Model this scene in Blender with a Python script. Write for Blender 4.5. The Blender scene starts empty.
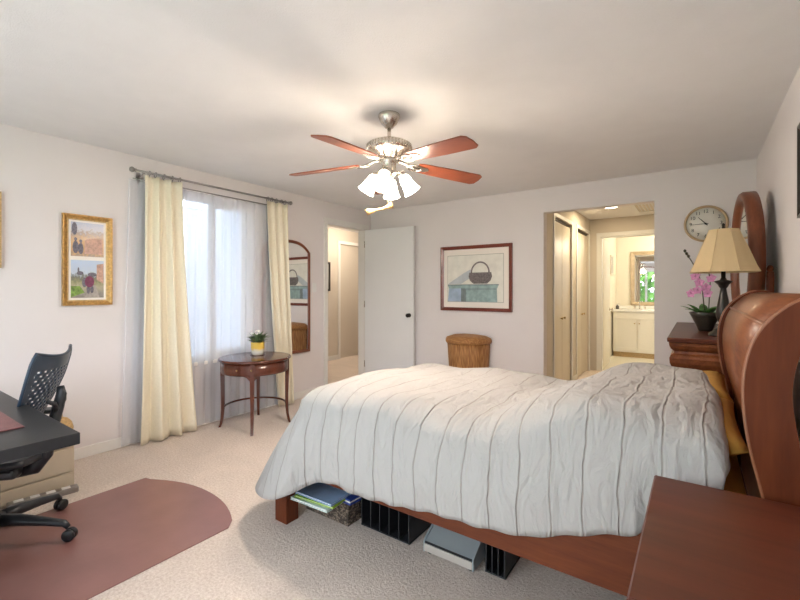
import bpy, bmesh, math, random
from mathutils import Vector, Matrix
random.seed(7)
PI = math.pi
R_ = math.radians
scn = bpy.context.scene
COL = scn.collection

# ------------------------------------------------------------------ camera, world, exposure
cam = bpy.data.cameras.new('camera')
cam.sensor_fit = 'HORIZONTAL'; cam.sensor_width = 36.0
cam.lens = 418.0 / 800.0 * 36.0
cam.shift_y = -10.0 / 800.0
cam.clip_start = 0.02; cam.clip_end = 200
cam_o = bpy.data.objects.new('camera', cam); COL.objects.link(cam_o)
cam_o.location = (0, 0, 1.30); cam_o.rotation_euler = (R_(90), 0, R_(35.3))
scn.camera = cam_o

world = bpy.data.worlds.new('overcast_sky'); scn.world = world
world.use_nodes = True
wb = world.node_tree.nodes['Background']
wb.inputs[0].default_value = (0.82, 0.91, 1.0, 1); wb.inputs[1].default_value = 7.2

scn.view_settings.view_transform = 'Standard'
scn.view_settings.look = 'None'
scn.view_settings.gamma = 1.0
scn.view_settings.use_curve_mapping = False
scn.view_settings.exposure = 0.42

def area_light(name, loc, rot, sx, sy, energy, color, portal=False):
    l = bpy.data.lights.new(name, 'AREA'); l.shape = 'RECTANGLE'; l.size = sx; l.size_y = sy
    l.energy = energy; l.color = color
    if portal: l.cycles.is_portal = True
    o = bpy.data.objects.new(name, l); COL.objects.link(o); o.location = loc; o.rotation_euler = rot
    return o
def point_light(name, loc, energy, color, radius=0.04):
    l = bpy.data.lights.new(name, 'POINT'); l.energy = energy; l.color = color; l.shadow_soft_size = radius
    o = bpy.data.objects.new(name, l); COL.objects.link(o); o.location = loc
    return o
WARM = (1.0, 0.80, 0.56)
# daylight through the patio window behind the camera and the side window
area_light('portal_patio', (-1.75, -1.45, 1.13), (R_(90), 0, 0), 2.85, 1.98, 1, (1, 1, 1), portal=True)
area_light('portal_side', (-4.02, 2.305, 1.41), (0, R_(-90), 0), 1.55, 0.80, 1, (1, 1, 1), portal=True)

# ------------------------------------------------------------------ materials
def new_mat(name):
    m = bpy.data.materials.new(name); m.use_nodes = True
    nt = m.node_tree
    b = nt.nodes['Principled BSDF']
    return m, nt, b
def N(nt, t, **kw):
    n = nt.nodes.new(t)
    for k, v in kw.items(): setattr(n, k, v)
    return n
def ramp(nt, stops):
    r = N(nt, 'ShaderNodeValToRGB')
    e = r.color_ramp.elements
    while len(e) < len(stops): e.new(0.5)
    for i, (p, c) in enumerate(stops):
        e[i].position = p; e[i].color = (*c, 1)
    return r
def mat(name, color, rough=0.5, metal=0.0, var=0.0, scale=20.0, bump=0.0, bscale=None, spec=0.5, coat=0.0, stretch=(1, 1, 1), sheen=0.0):
    m, nt, b = new_mat(name)
    b.inputs['Base Color'].default_value = (*color, 1)
    b.inputs['Roughness'].default_value = rough
    b.inputs['Metallic'].default_value = metal
    b.inputs['Specular IOR Level'].default_value = spec
    b.inputs['Coat Weight'].default_value = coat
    b.inputs['Coat Roughness'].default_value = 0.12
    if sheen: b.inputs['Sheen Weight'].default_value = sheen
    tc = N(nt, 'ShaderNodeTexCoord'); mp = N(nt, 'ShaderNodeMapping')
    mp.inputs['Scale'].default_value = stretch
    nt.links.new(tc.outputs['Object'], mp.inputs[0])
    nz = N(nt, 'ShaderNodeTexNoise'); nz.inputs['Scale'].default_value = scale; nz.inputs['Detail'].default_value = 6
    nt.links.new(mp.outputs[0], nz.inputs['Vector'])
    lo = tuple(c * (1 - var) for c in color); hi = tuple(min(1, c * (1 + var)) for c in color)
    r = ramp(nt, [(0.3, lo), (0.7, hi)])
    nt.links.new(nz.outputs[0], r.inputs[0]); nt.links.new(r.outputs[0], b.inputs['Base Color'])
    if bump:
        n2 = N(nt, 'ShaderNodeTexNoise'); n2.inputs['Scale'].default_value = bscale or scale; n2.inputs['Detail'].default_value = 3
        nt.links.new(mp.outputs[0], n2.inputs['Vector'])
        bp = N(nt, 'ShaderNodeBump'); bp.inputs['Strength'].default_value = bump; bp.inputs['Distance'].default_value = 0.01
        nt.links.new(n2.outputs[0], bp.inputs['Height']); nt.links.new(bp.outputs[0], b.inputs['Normal'])
    return m
def wood(name, dark, light, axis=0, rough=0.32, coat=0.25, scale=7.0, spec=0.5):
    m, nt, b = new_mat(name)
    tc = N(nt, 'ShaderNodeTexCoord'); mp = N(nt, 'ShaderNodeMapping')
    s = [1.0, 1.0, 1.0]; s[axis] = 0.10
    mp.inputs['Scale'].default_value = s
    nt.links.new(tc.outputs['Object'], mp.inputs[0])
    nz = N(nt, 'ShaderNodeTexNoise'); nz.inputs['Scale'].default_value = scale; nz.inputs['Detail'].default_value = 8
    nz.inputs['Roughness'].default_value = 0.6; nz.inputs['Distortion'].default_value = 0.6
    nt.links.new(mp.outputs[0], nz.inputs['Vector'])
    n2 = N(nt, 'ShaderNodeTexNoise'); n2.inputs['Scale'].default_value = scale * 14; n2.inputs['Detail'].default_value = 3
    nt.links.new(mp.outputs[0], n2.inputs['Vector'])
    mx = N(nt, 'ShaderNodeMath', operation='MULTIPLY_ADD'); mx.inputs[1].default_value = 0.35; 
    nt.links.new(n2.outputs[0], mx.inputs[0]); nt.links.new(nz.outputs[0], mx.inputs[2])
    r = ramp(nt, [(0.45, dark), (0.85, light)])
    nt.links.new(mx.outputs[0], r.inputs[0]); nt.links.new(r.outputs[0], b.inputs['Base Color'])
    b.inputs['Roughness'].default_value = rough
    b.inputs['Coat Weight'].default_value = coat; b.inputs['Coat Roughness'].default_value = 0.15
    b.inputs['Specular IOR Level'].default_value = spec
    return m

M = {}
M['wall'] = mat('wall_paint', (0.785, 0.745, 0.745), 0.85, var=0.015, scale=3, bump=0.04, bscale=300, spec=0.2)
M['ceil'] = mat('ceiling_paint', (0.84, 0.83, 0.83), 0.9, var=0.015, scale=6, bump=0.25, bscale=160, spec=0.1)
M['hallwall'] = mat('hall_paint', (0.66, 0.60, 0.53), 0.85, var=0.015, scale=3, spec=0.2)
M['bathwall'] = mat('bath_paint', (0.82, 0.76, 0.62), 0.8, var=0.015, scale=3, spec=0.2)
M['trim'] = mat('white_trim', (0.80, 0.785, 0.76), 0.45, var=0.01, scale=5, spec=0.4)
M['door'] = mat('white_door', (0.80, 0.81, 0.82), 0.4, var=0.01, scale=4, spec=0.4)
M['closet'] = mat('closet_door_paint', (0.70, 0.63, 0.52), 0.35, var=0.03, scale=5, stretch=(1, 1, 0.1))
M['vinyl'] = mat('bath_vinyl', (0.72, 0.66, 0.52), 0.5, var=0.05, scale=8)
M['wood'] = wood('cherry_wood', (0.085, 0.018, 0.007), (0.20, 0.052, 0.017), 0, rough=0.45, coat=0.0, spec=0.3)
M['wood_y'] = wood('cherry_wood_across_lit', (0.11, 0.026, 0.009), (0.29, 0.092, 0.030), 1, coat=0.05, rough=0.40, spec=0.35)  # lighter and oranger: the fan's warm light is put into the colour
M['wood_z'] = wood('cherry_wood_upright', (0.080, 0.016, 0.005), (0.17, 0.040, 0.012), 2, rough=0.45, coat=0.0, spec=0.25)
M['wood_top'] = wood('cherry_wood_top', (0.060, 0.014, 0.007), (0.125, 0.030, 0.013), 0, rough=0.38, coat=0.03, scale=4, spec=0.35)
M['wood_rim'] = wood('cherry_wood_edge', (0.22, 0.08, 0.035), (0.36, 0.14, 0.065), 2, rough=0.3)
M['mahog'] = wood('mahogany_side_table', (0.048, 0.013, 0.008), (0.130, 0.034, 0.018), 2, rough=0.25, coat=0.3)
M['redframe'] = wood('red_wood_frame', (0.13, 0.022, 0.014), (0.24, 0.05, 0.028), 0, rough=0.3)
M['mirrorframe'] = wood('mirror_wood', (0.12, 0.030, 0.012), (0.25, 0.07, 0.028), 2, rough=0.35, coat=0.1)
M['bladewood'] = wood('fan_blade_wood', (0.16, 0.036, 0.015), (0.33, 0.085, 0.038), 0, rough=0.35, scale=5)
M['black'] = mat('black_laminate', (0.018, 0.019, 0.022), 0.42, var=0.15, scale=40, spec=0.5)
M['plastic'] = mat('dark_plastic', (0.022, 0.026, 0.032), 0.38, var=0.1, scale=30)
M['plasticgrey'] = mat('grey_plastic', (0.045, 0.050, 0.058), 0.35, var=0.1, scale=30)
M['blotter'] = mat('burgundy_leather', (0.17, 0.060, 0.062), 0.45, var=0.12, scale=30, bump=0.1, bscale=200)
M['matred'] = mat('burgundy_vinyl', (0.27, 0.130, 0.118), 0.30, var=0.10, scale=5, bump=0.05, bscale=120)
M['nickel'] = mat('brushed_nickel', (0.62, 0.57, 0.51), 0.26, 1.0, var=0.05, scale=40)
M['silver'] = mat('silver_rod', (0.34, 0.325, 0.315), 0.3, 1.0, var=0.1, scale=20)
M['brass'] = mat('aged_brass', (0.55, 0.40, 0.20), 0.35, 1.0, var=0.1, scale=30)
M['darkmetal'] = mat('dark_bronze', (0.040, 0.035, 0.032), 0.32, 0.6, var=0.2, scale=25)
M['gold'] = mat('gilded_frame', (0.47, 0.27, 0.085), 0.38, 0.45, var=0.3, scale=60, bump=0.3, bscale=90)
M['goldlight'] = mat('light_gilding', (0.62, 0.43, 0.19), 0.4, 0.3, var=0.2, scale=60)
M['matboard'] = mat('cream_matboard', (0.86, 0.81, 0.75), 0.8, var=0.01)
M['white'] = mat('white_plastic', (0.80, 0.80, 0.79), 0.4, var=0.01)
M['cream'] = mat('cream_clock_face', (0.83, 0.80, 0.74), 0.5, var=0.01)
M['ink'] = mat('black_ink', (0.02, 0.02, 0.02), 0.6)
M['clockrim'] = mat('tan_clock_rim', (0.56, 0.40, 0.24), 0.4, var=0.1, scale=10)
M['mustard'] = mat('mustard_cotton', (0.50, 0.26, 0.045), 0.85, var=0.08, scale=12, bump=0.15, bscale=60)
M['curtain'] = mat('yellow_curtain_cloth', (0.88, 0.82, 0.66), 0.85, var=0.03, scale=60, bump=0.05, bscale=300, spec=0.2)
M['leaf'] = mat('green_leaf', (0.06, 0.16, 0.035), 0.45, var=0.4, scale=30)
M['leafpale'] = mat('pale_green_leaf', (0.14, 0.22, 0.10), 0.55, var=0.4, scale=40)
M['petalwhite'] = mat('white_petal', (0.80, 0.80, 0.74), 0.6, var=0.05)
M['petalpink'] = mat('pink_petal', (0.66, 0.27, 0.50), 0.55, var=0.25, scale=60)
M['stem'] = mat('brown_stem', (0.06, 0.05, 0.025), 0.6, var=0.2)
M['soil'] = mat('dark_soil', (0.03, 0.02, 0.012), 0.95, var=0.4, scale=60)
M['bowl'] = mat('dark_bowl', (0.035, 0.028, 0.022), 0.3, var=0.2)
M['tan'] = mat('tan_weave', (0.55, 0.37, 0.17), 0.7, var=0.25, scale=80, bump=0.4, bscale=90)
M['mirrortan'] = mat('pale_tan_wood', (0.50, 0.38, 0.24), 0.5, var=0.15, scale=12)
M['cabinet'] = mat('beige_plastic', (0.60, 0.52, 0.40), 0.5, var=0.03, scale=6)
M['cabtop'] = mat('pale_grey_lid', (0.70, 0.69, 0.66), 0.5, var=0.03, scale=6)
M['printer'] = mat('silver_blue_shell', (0.40, 0.46, 0.49), 0.32, 0.35, var=0.03, scale=10)
M['printerfront'] = mat('warm_silver_front', (0.58, 0.53, 0.48), 0.4, 0.2, var=0.03, scale=10)
M['fold_blue'] = mat('pale_blue_folder', (0.30, 0.45, 0.68), 0.45, var=0.15, scale=12)
M['fold_green'] = mat('lime_folder', (0.38, 0.58, 0.06), 0.5, var=0.1)
M['fold_white'] = mat('pale_aqua_folder', (0.62, 0.74, 0.70), 0.5, var=0.05)
M['fold_navy'] = mat('navy_binder', (0.02, 0.05, 0.26), 0.4, var=0.1)
M['vanity'] = mat('cream_vanity_paint', (0.80, 0.74, 0.62), 0.4, var=0.01)
M['counter'] = mat('white_counter', (0.86, 0.83, 0.76), 0.25, var=0.02, scale=20)
M['asphaltgrass'] = mat('outdoor_grass', (0.10, 0.22, 0.05), 0.9, var=0.4, scale=3)
M['bounce_paving'] = mat('bounce_concrete', (0.55, 0.54, 0.52), 0.9, var=0.1, scale=4)  # pale surface of the added slab that bounces sky light
M['siding'] = mat('pale_siding', (0.58, 0.62, 0.69), 0.7, var=0.03, scale=3)
M['bark'] = mat('tree_bark', (0.10, 0.07, 0.045), 0.9, var=0.3, scale=12)
M['treeleaf'] = mat('tree_leaves', (0.14, 0.30, 0.06), 0.6, var=0.5, scale=3)

def glassy_mirror():
    m, nt, b = new_mat('mirror_glass')
    b.inputs['Base Color'].default_value = (0.86, 0.87, 0.87, 1); b.inputs['Metallic'].default_value = 1; b.inputs['Roughness'].default_value = 0.02
    return m
M['mirror'] = glassy_mirror()
def pane_mat():
    m, nt, b = new_mat('window_glass')
    out = nt.nodes['Material Output']
    t = N(nt, 'ShaderNodeBsdfTransparent'); g = N(nt, 'ShaderNodeBsdfGlossy'); g.inputs['Roughness'].default_value = 0.03
    mx = N(nt, 'ShaderNodeMixShader'); mx.inputs[0].default_value = 0.06
    nt.links.new(t.outputs[0], mx.inputs[1]); nt.links.new(g.outputs[0], mx.inputs[2]); nt.links.new(mx.outputs[0], out.inputs[0])
    return m
M['pane'] = pane_mat()
def sheer_mat():
    m, nt, b = new_mat('white_voile')
    out = nt.nodes['Material Output']
    t = N(nt, 'ShaderNodeBsdfTransparent'); tr = N(nt, 'ShaderNodeBsdfTranslucent'); df = N(nt, 'ShaderNodeBsdfDiffuse')
    tr.inputs[0].default_value = (0.90, 0.92, 0.98, 1); df.inputs[0].default_value = (0.90, 0.91, 0.96, 1)
    m1 = N(nt, 'ShaderNodeMixShader'); m1.inputs[0].default_value = 0.5
    nt.links.new(tr.outputs[0], m1.inputs[1]); nt.links.new(df.outputs[0], m1.inputs[2])
    mx = N(nt, 'ShaderNodeMixShader'); mx.inputs[0].default_value = 0.55
    nt.links.new(t.outputs[0], mx.inputs[1]); nt.links.new(m1.outputs[0], mx.inputs[2]); nt.links.new(mx.outputs[0], out.inputs[0])
    return m
M['sheer'] = sheer_mat()
def shade_mat(name, color, trans_w, emit=0.0):
    m, nt, b = new_mat(name)
    out = nt.nodes['Material Output']
    tr = N(nt, 'ShaderNodeBsdfTranslucent'); df = N(nt, 'ShaderNodeBsdfDiffuse')
    tr.inputs[0].default_value = (*color, 1); df.inputs[0].default_value = (*color, 1)
    m1 = N(nt, 'ShaderNodeMixShader'); m1.inputs[0].default_value = trans_w
    nt.links.new(df.outputs[0], m1.inputs[1]); nt.links.new(tr.outputs[0], m1.inputs[2])
    last = m1
    if emit:
        em = N(nt, 'ShaderNodeEmission'); em.inputs[0].default_value = (1.0, 0.89, 0.76, 1); em.inputs[1].default_value = emit
        ad = N(nt, 'ShaderNodeAddShader'); nt.links.new(m1.outputs[0], ad.inputs[0]); nt.links.new(em.outputs[0], ad.inputs[1]); last = ad
    nt.links.new(last.outputs[0], out.inputs[0])
    return m
M['glassshade'] = shade_mat('frosted_glass_lit', (0.95, 0.93, 0.88), 0.5, 11.0)
M['lampshade'] = shade_mat('cream_lamp_shade_cloth', (0.84, 0.66, 0.40), 0.25)
def emit_mat(name, color, s):
    m, nt, b = new_mat(name)
    b.inputs['Emission Color'].default_value = (*color, 1); b.inputs['Emission Strength'].default_value = s
    return m
M['bulb'] = emit_mat('lit_bulb', (1.0, 0.86, 0.65), 6)
M['downlight'] = emit_mat('lit_downlight', (1.0, 0.88, 0.68), 6)

def carpet_mat():
    m, nt, b = new_mat('beige_carpet')
    tc = N(nt, 'ShaderNodeTexCoord')
    big = N(nt, 'ShaderNodeTexNoise'); big.inputs['Scale'].default_value = 1.6; big.inputs['Detail'].default_value = 4; big.inputs['Distortion'].default_value = 1.2
    fine = N(nt, 'ShaderNodeTexNoise'); fine.inputs['Scale'].default_value = 75; fine.inputs['Detail'].default_value = 5; fine.inputs['Roughness'].default_value = 0.75
    for n in (big, fine): nt.links.new(tc.outputs['Object'], n.inputs['Vector'])
    r1 = ramp(nt, [(0.33, (0.68, 0.565, 0.485)), (0.64, (0.94, 0.84, 0.765))])
    r2 = ramp(nt, [(0.35, (0.90, 0.90, 0.90)), (0.65, (1.0, 1.0, 1.0))])
    nt.links.new(fine.outputs[0], r1.inputs[0]); nt.links.new(big.outputs[0], r2.inputs[0])
    mx = N(nt, 'ShaderNodeMixRGB', blend_type='MULTIPLY'); mx.inputs[0].default_value = 1.0
    nt.links.new(r1.outputs[0], mx.inputs[1]); nt.links.new(r2.outputs[0], mx.inputs[2])
    nt.links.new(mx.outputs[0], b.inputs['Base Color'])
    b.inputs['Roughness'].default_value = 1.0; b.inputs['Specular IOR Level'].default_value = 0.05
    bp = N(nt, 'ShaderNodeBump'); bp.inputs['Strength'].default_value = 0.9; bp.inputs['Distance'].default_value = 0.012
    nt.links.new(fine.outputs[0], bp.inputs['Height']); nt.links.new(bp.outputs[0], b.inputs['Normal'])
    return m
M['carpet'] = carpet_mat()

def duvet_mat():
    # off-white cotton with a pintuck every 11 cm running across the bed
    m, nt, b = new_mat('pintucked_cotton')
    tc = N(nt, 'ShaderNodeTexCoord')
    wn = N(nt, 'ShaderNodeTexNoise'); wn.inputs['Scale'].default_value = 4.0; wn.inputs['Detail'].default_value = 3
    nt.links.new(tc.outputs['Object'], wn.inputs['Vector'])
    sep = N(nt, 'ShaderNodeSeparateXYZ'); nt.links.new(tc.outputs['Object'], sep.inputs[0])
    wa = N(nt, 'ShaderNodeMath', operation='MULTIPLY_ADD'); wa.inputs[1].default_value = 0.055
    nt.links.new(wn.outputs[0], wa.inputs[0]); nt.links.new(sep.outputs[0], wa.inputs[2])
    dv = N(nt, 'ShaderNodeMath', operation='DIVIDE'); dv.inputs[1].default_value = 0.112; nt.links.new(wa.outputs[0], dv.inputs[0])
    fr = N(nt, 'ShaderNodeMath', operation='FRACT'); nt.links.new(dv.outputs[0], fr.inputs[0])
    r = ramp(nt, [(0.0, (0.475, 0.462, 0.45)), (0.462, (0.475, 0.462, 0.45)), (0.492, (0.36, 0.33, 0.305)), (0.508, (0.36, 0.33, 0.305)), (0.538, (0.475, 0.462, 0.45))])  # darker line paints the thin shadow along each tuck
    nt.links.new(fr.outputs[0], r.inputs[0]); nt.links.new(r.outputs[0], b.inputs['Base Color'])
    h = ramp(nt, [(0.40, (0.5, 0.5, 0.5)), (0.46, (1, 1, 1)), (0.50, (0, 0, 0)), (0.56, (0.5, 0.5, 0.5))])
    nt.links.new(fr.outputs[0], h.inputs[0])
    n1 = N(nt, 'ShaderNodeTexNoise'); n1.inputs['Scale'].default_value = 9; n1.inputs['Detail'].default_value = 5; n1.inputs['Distortion'].default_value = 1.0
    mp = N(nt, 'ShaderNodeMapping'); mp.inputs['Scale'].default_value = (1.6, 0.7, 0.5); mp.inputs['Rotation'].default_value = (0, R_(35), 0)
    nt.links.new(tc.outputs['Object'], mp.inputs[0]); nt.links.new(mp.outputs[0], n1.inputs['Vector'])
    b1 = N(nt, 'ShaderNodeBump'); b1.inputs['Strength'].default_value = 0.6; b1.inputs['Distance'].default_value = 0.045
    nt.links.new(n1.outputs[0], b1.inputs['Height'])
    b2 = N(nt, 'ShaderNodeBump'); b2.inputs['Strength'].default_value = 0.6; b2.inputs['Distance'].default_value = 0.008
    nt.links.new(h.outputs[0], b2.inputs['Height']); nt.links.new(b1.outputs[0], b2.inputs['Normal'])
    nt.links.new(b2.outputs[0], b.inputs['Normal'])
    b.inputs['Roughness'].default_value = 0.9; b.inputs['Specular IOR Level'].default_value = 0.15
    return m
M['duvet'] = duvet_mat()

def wicker_mat(name, dark, light, sx, sy, sz):
    m, nt, b = new_mat(name)
    tc = N(nt, 'ShaderNodeTexCoord'); mp = N(nt, 'ShaderNodeMapping'); mp.inputs['Scale'].default_value = (sx, sy, sz)
    nt.links.new(tc.outputs['Object'], mp.inputs[0])
    v = N(nt, 'ShaderNodeTexVoronoi'); v.inputs['Scale'].default_value = 1.0
    nt.links.new(mp.outputs[0], v.inputs['Vector'])
    r = ramp(nt, [(0.1, light), (0.65, dark)])
    nt.links.new(v.outputs['Distance'], r.inputs[0]); nt.links.new(r.outputs[0], b.inputs['Base Color'])
    bp = N(nt, 'ShaderNodeBump'); bp.inputs['Strength'].default_value = 0.8; bp.inputs['Distance'].default_value = 0.006; bp.invert = True
    nt.links.new(v.outputs['Distance'], bp.inputs['Height']); nt.links.new(bp.outputs[0], b.inputs['Normal'])
    b.inputs['Roughness'].default_value = 0.6
    return m
M['wicker'] = wicker_mat('honey_wicker', (0.30, 0.13, 0.04), (0.60, 0.31, 0.11), 95, 95, 5)
M['wickerlid'] = wicker_mat('honey_wicker_lid', (0.34, 0.15, 0.045), (0.58, 0.29, 0.10), 12, 90, 90)
M['greywicker'] = wicker_mat('grey_brown_seagrass', (0.050, 0.036, 0.027), (0.34, 0.26, 0.20), 60, 60, 90)

def pot_mat():
    m, nt, b = new_mat('yellow_white_glaze')
    tc = N(nt, 'ShaderNodeTexCoord'); sep = N(nt, 'ShaderNodeSeparateXYZ'); nt.links.new(tc.outputs['Object'], sep.inputs[0])
    nz = N(nt, 'ShaderNodeTexNoise'); nz.inputs['Scale'].default_value = 30; nt.links.new(tc.outputs['Object'], nz.inputs['Vector'])
    ma = N(nt, 'ShaderNodeMath', operation='MULTIPLY_ADD'); ma.inputs[1].default_value = 0.03
    nt.links.new(nz.outputs[0], ma.inputs[0]); nt.links.new(sep.outputs[2], ma.inputs[2])
    r = ramp(nt, [(0.055, (0.78, 0.75, 0.66)), (0.085, (0.80, 0.55, 0.10))])
    nt.links.new(ma.outputs[0], r.inputs[0]); nt.links.new(r.outputs[0], b.inputs['Base Color']); b.inputs['Roughness'].default_value = 0.2
    return m
M['pot'] = pot_mat()
def photo_mat(name, stops, scale, warp):
    m, nt, b = new_mat(name)
    tc = N(nt, 'ShaderNodeTexCoord'); sep = N(nt, 'ShaderNodeSeparateXYZ'); nt.links.new(tc.outputs['Generated'], sep.inputs[0])
    nz = N(nt, 'ShaderNodeTexNoise'); nz.inputs['Scale'].default_value = scale; nz.inputs['Detail'].default_value = 5
    nt.links.new(tc.outputs['Generated'], nz.inputs['Vector'])
    ma = N(nt, 'ShaderNodeMath', operation='MULTIPLY_ADD'); ma.inputs[1].default_value = warp
    nt.links.new(nz.outputs[0], ma.inputs[0]); nt.links.new(sep.outputs[2], ma.inputs[2])
    sb = N(nt, 'ShaderNodeMath', operation='SUBTRACT'); sb.inputs[1].default_value = warp * 0.5; nt.links.new(ma.outputs[0], sb.inputs[0])
    r = ramp(nt, stops); nt.links.new(sb.outputs[0], r.inputs[0])
    nt.links.new(r.outputs[0], b.inputs['Base Color']); b.inputs['Roughness'].default_value = 0.3
    return m
M['photo_a'] = photo_mat('autumn_photo', [(0.0, (0.30, 0.22, 0.16)), (0.12, (0.55, 0.33, 0.16)), (0.40, (0.62, 0.36, 0.15)), (0.55, (0.50, 0.34, 0.22)), (0.68, (0.34, 0.27, 0.24)), (0.80, (0.52, 0.52, 0.60)), (1.0, (0.42, 0.46, 0.60))], 13, 0.45)
M['photo_b'] = photo_mat('garden_photo', [(0.0, (0.25, 0.22, 0.20)), (0.10, (0.32, 0.30, 0.27)), (0.28, (0.46, 0.42, 0.30)), (0.42, (0.30, 0.30, 0.16)), (0.55, (0.16, 0.17, 0.14)), (0.66, (0.50, 0.58, 0.70)), (1.0, (0.46, 0.58, 0.78))], 12, 0.38)
M['p_dark'] = mat('print_dark_figures', (0.15, 0.14, 0.18), 0.5, var=0.4, scale=80)
M['p_plum'] = mat('print_plum', (0.20, 0.04, 0.10), 0.5, var=0.3, scale=60)
M['p_green'] = mat('print_green', (0.18, 0.30, 0.06), 0.5, var=0.5, scale=60)
M['p_path'] = mat('print_path', (0.42, 0.38, 0.35), 0.5, var=0.2, scale=40)
M['p_pink'] = mat('print_terracotta', (0.58, 0.36, 0.28), 0.5, var=0.25, scale=60)
M['art_bg'] = mat('print_cream_wall', (0.78, 0.765, 0.70), 0.6, var=0.08, scale=10)
M['art_chest'] = mat('print_teal_chest', (0.30, 0.42, 0.42), 0.6, var=0.22, scale=16)
M['art_blue'] = mat('print_blue_side', (0.36, 0.46, 0.60), 0.6, var=0.2, scale=10)
M['art_dark'] = mat('print_chest_shadow', (0.20, 0.25, 0.26), 0.6, var=0.2, scale=16)
M['art_basket'] = mat('print_basket', (0.17, 0.145, 0.145), 0.6, var=0.4, scale=60)
M['art_line'] = mat('print_line', (0.40, 0.40, 0.36), 0.6)

# ------------------------------------------------------------------ mesh helpers
def box(bm, x0, x1, y0, y1, z0, z1, bevel=0.0, seg=2, mi=0):
    vs = [bm.verts.new((x, y, z)) for x in (x0, x1) for y in (y0, y1) for z in (z0, z1)]
    fs = [bm.faces.new([vs[i] for i in q]) for q in ((0, 1, 3, 2), (4, 6, 7, 5), (0, 4, 5, 1), (2, 3, 7, 6), (0, 2, 6, 4), (1, 5, 7, 3))]
    for f in fs: f.material_index = mi
    if bevel:
        es = list({e for f in fs for e in f.edges})
        bmesh.ops.bevel(bm, geom=es, offset=bevel, segments=seg, affect='EDGES', profile=0.5)
    return vs
def lathe(bm, prof, seg=24, cx=0, cy=0, mtx=None, mi=0, cap=True):
    rings = []
    for r, z in prof:
        if r < 1e-5:
            rings.append([bm.verts.new((cx, cy, z))])
        else:
            rings.append([bm.verts.new((cx + r * math.cos(2 * PI * i / seg), cy + r * math.sin(2 * PI * i / seg), z)) for i in range(seg)])
    fs = []
    for a, b in zip(rings, rings[1:]):
        for i in range(seg):
            j = (i + 1) % seg
            if len(a) == 1 and len(b) == 1: continue
            if len(a) == 1: fs.append(bm.faces.new((a[0], b[j], b[i])))
            elif len(b) == 1: fs.append(bm.faces.new((a[i], a[j], b[0])))
            else: fs.append(bm.faces.new((a[i], a[j], b[j], b[i])))
    if cap:
        for rg, rev in ((rings[0], True), (rings[-1], False)):
            if len(rg) > 1: fs.append(bm.faces.new(rg[::-1] if rev else rg))
    for f in fs: f.material_index = mi; f.smooth = True
    if mtx is not None:
        bmesh.ops.transform(bm, matrix=mtx, verts=[v for rg in rings for v in rg])
    return rings
def tube(bm, pts, rad, seg=8, mi=0, closed=False, flat=1.0):
    pts = [Vector(p) for p in pts]; n = len(pts)
    rads = rad if isinstance(rad, (list, tuple)) else [rad] * n
    rings = []; up = None
    for i, p in enumerate(pts):
        if closed: t = pts[(i + 1) % n] - pts[i - 1]
        else: t = pts[min(i + 1, n - 1)] - pts[max(i - 1, 0)]
        t.normalize()
        if up is None:
            up = Vector((0, 0, 1)) if abs(t.z) < 0.9 else Vector((1, 0, 0))
        s = t.cross(up)
        if s.length < 1e-4: s = t.orthogonal()
        s.normalize(); up = s.cross(t).normalized()
        rings.append([bm.verts.new(p + (s * math.cos(2 * PI * k / seg) + up * math.sin(2 * PI * k / seg) * flat) * rads[i]) for k in range(seg)])
    fs = []
    m = n if closed else n - 1
    for i in range(m):
        a, b = rings[i], rings[(i + 1) % n]
        for k in range(seg):
            j = (k + 1) % seg
            fs.append(bm.faces.new((a[k], a[j], b[j], b[k])))
    if not closed:
        fs.append(bm.faces.new(rings[0][::-1])); fs.append(bm.faces.new(rings[-1]))
    for f in fs: f.smooth = True; f.material_index = mi
def prism(bm, poly, h0, h1, axis='z', bevel=0.0, mi=0):
    # poly of 2-D points extruded along axis
    def P(a, b, h):
        return (a, b, h) if axis == 'z' else ((a, h, b) if axis == 'y' else (h, a, b))
    lo = [bm.verts.new(P(a, b, h0)) for a, b in poly]; hi = [bm.verts.new(P(a, b, h1)) for a, b in poly]
    fs = [bm.faces.new(lo[::-1]), bm.faces.new(hi)]
    n = len(poly)
    for i in range(n):
        j = (i + 1) % n
        fs.append(bm.faces.new((lo[i], lo[j], hi[j], hi[i])))
    for f in fs: f.material_index = mi
    if bevel:
        es = list({e for f in fs[:2] for e in f.edges})
        bmesh.ops.bevel(bm, geom=es, offset=bevel, segments=2, affect='EDGES', profile=0.5)
def loft_rect(bm, x0, x1, y0, y1, prof, mi=0):
    rings = [[bm.verts.new(p) for p in ((x0 + i, y0 + i, z), (x1 - i, y0 + i, z), (x1 - i, y1 - i, z), (x0 + i, y1 - i, z))] for z, i in prof]
    for a, b in zip(rings, rings[1:]):
        for k in range(4):
            j = (k + 1) % 4
            bm.faces.new((a[k], a[j], b[j], b[k])).material_index = mi
    bm.faces.new(rings[0][::-1]); bm.faces.new(rings[-1])
def frame_rect(bm, ax, u0, u1, v0, v1, w, h0, h1, mi=0, steps=None):
    # picture frame: mitred loop with a stepped profile; ax = wall axis ('x': plane spanned by y,z ; 'y': plane spanned by x,z)
    prof = steps or [(0, h0), (0, h1), (w * 0.25, h1), (w * 0.6, h0 + (h1 - h0) * 0.7), (w, h0 + (h1 - h0) * 0.45), (w, h0)]
    loops = []
    for o, h in prof:
        c = [(u0 + o, v0 + o), (u1 - o, v0 + o), (u1 - o, v1 - o), (u0 + o, v1 - o)]
        loops.append([bm.verts.new((h, u, v) if ax == 'x' else (u, h, v)) for u, v in c])
    n = len(loops)
    for i in range(n):
        a, b = loops[i], loops[(i + 1) % n]
        for k in range(4):
            j = (k + 1) % 4
            bm.faces.new((a[k], a[j], b[j], b[k])).material_index = mi
def rotz(a): return Matrix.Rotation(a, 4, 'Z')
def T(x, y, z): return Matrix.Translation((x, y, z))

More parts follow.
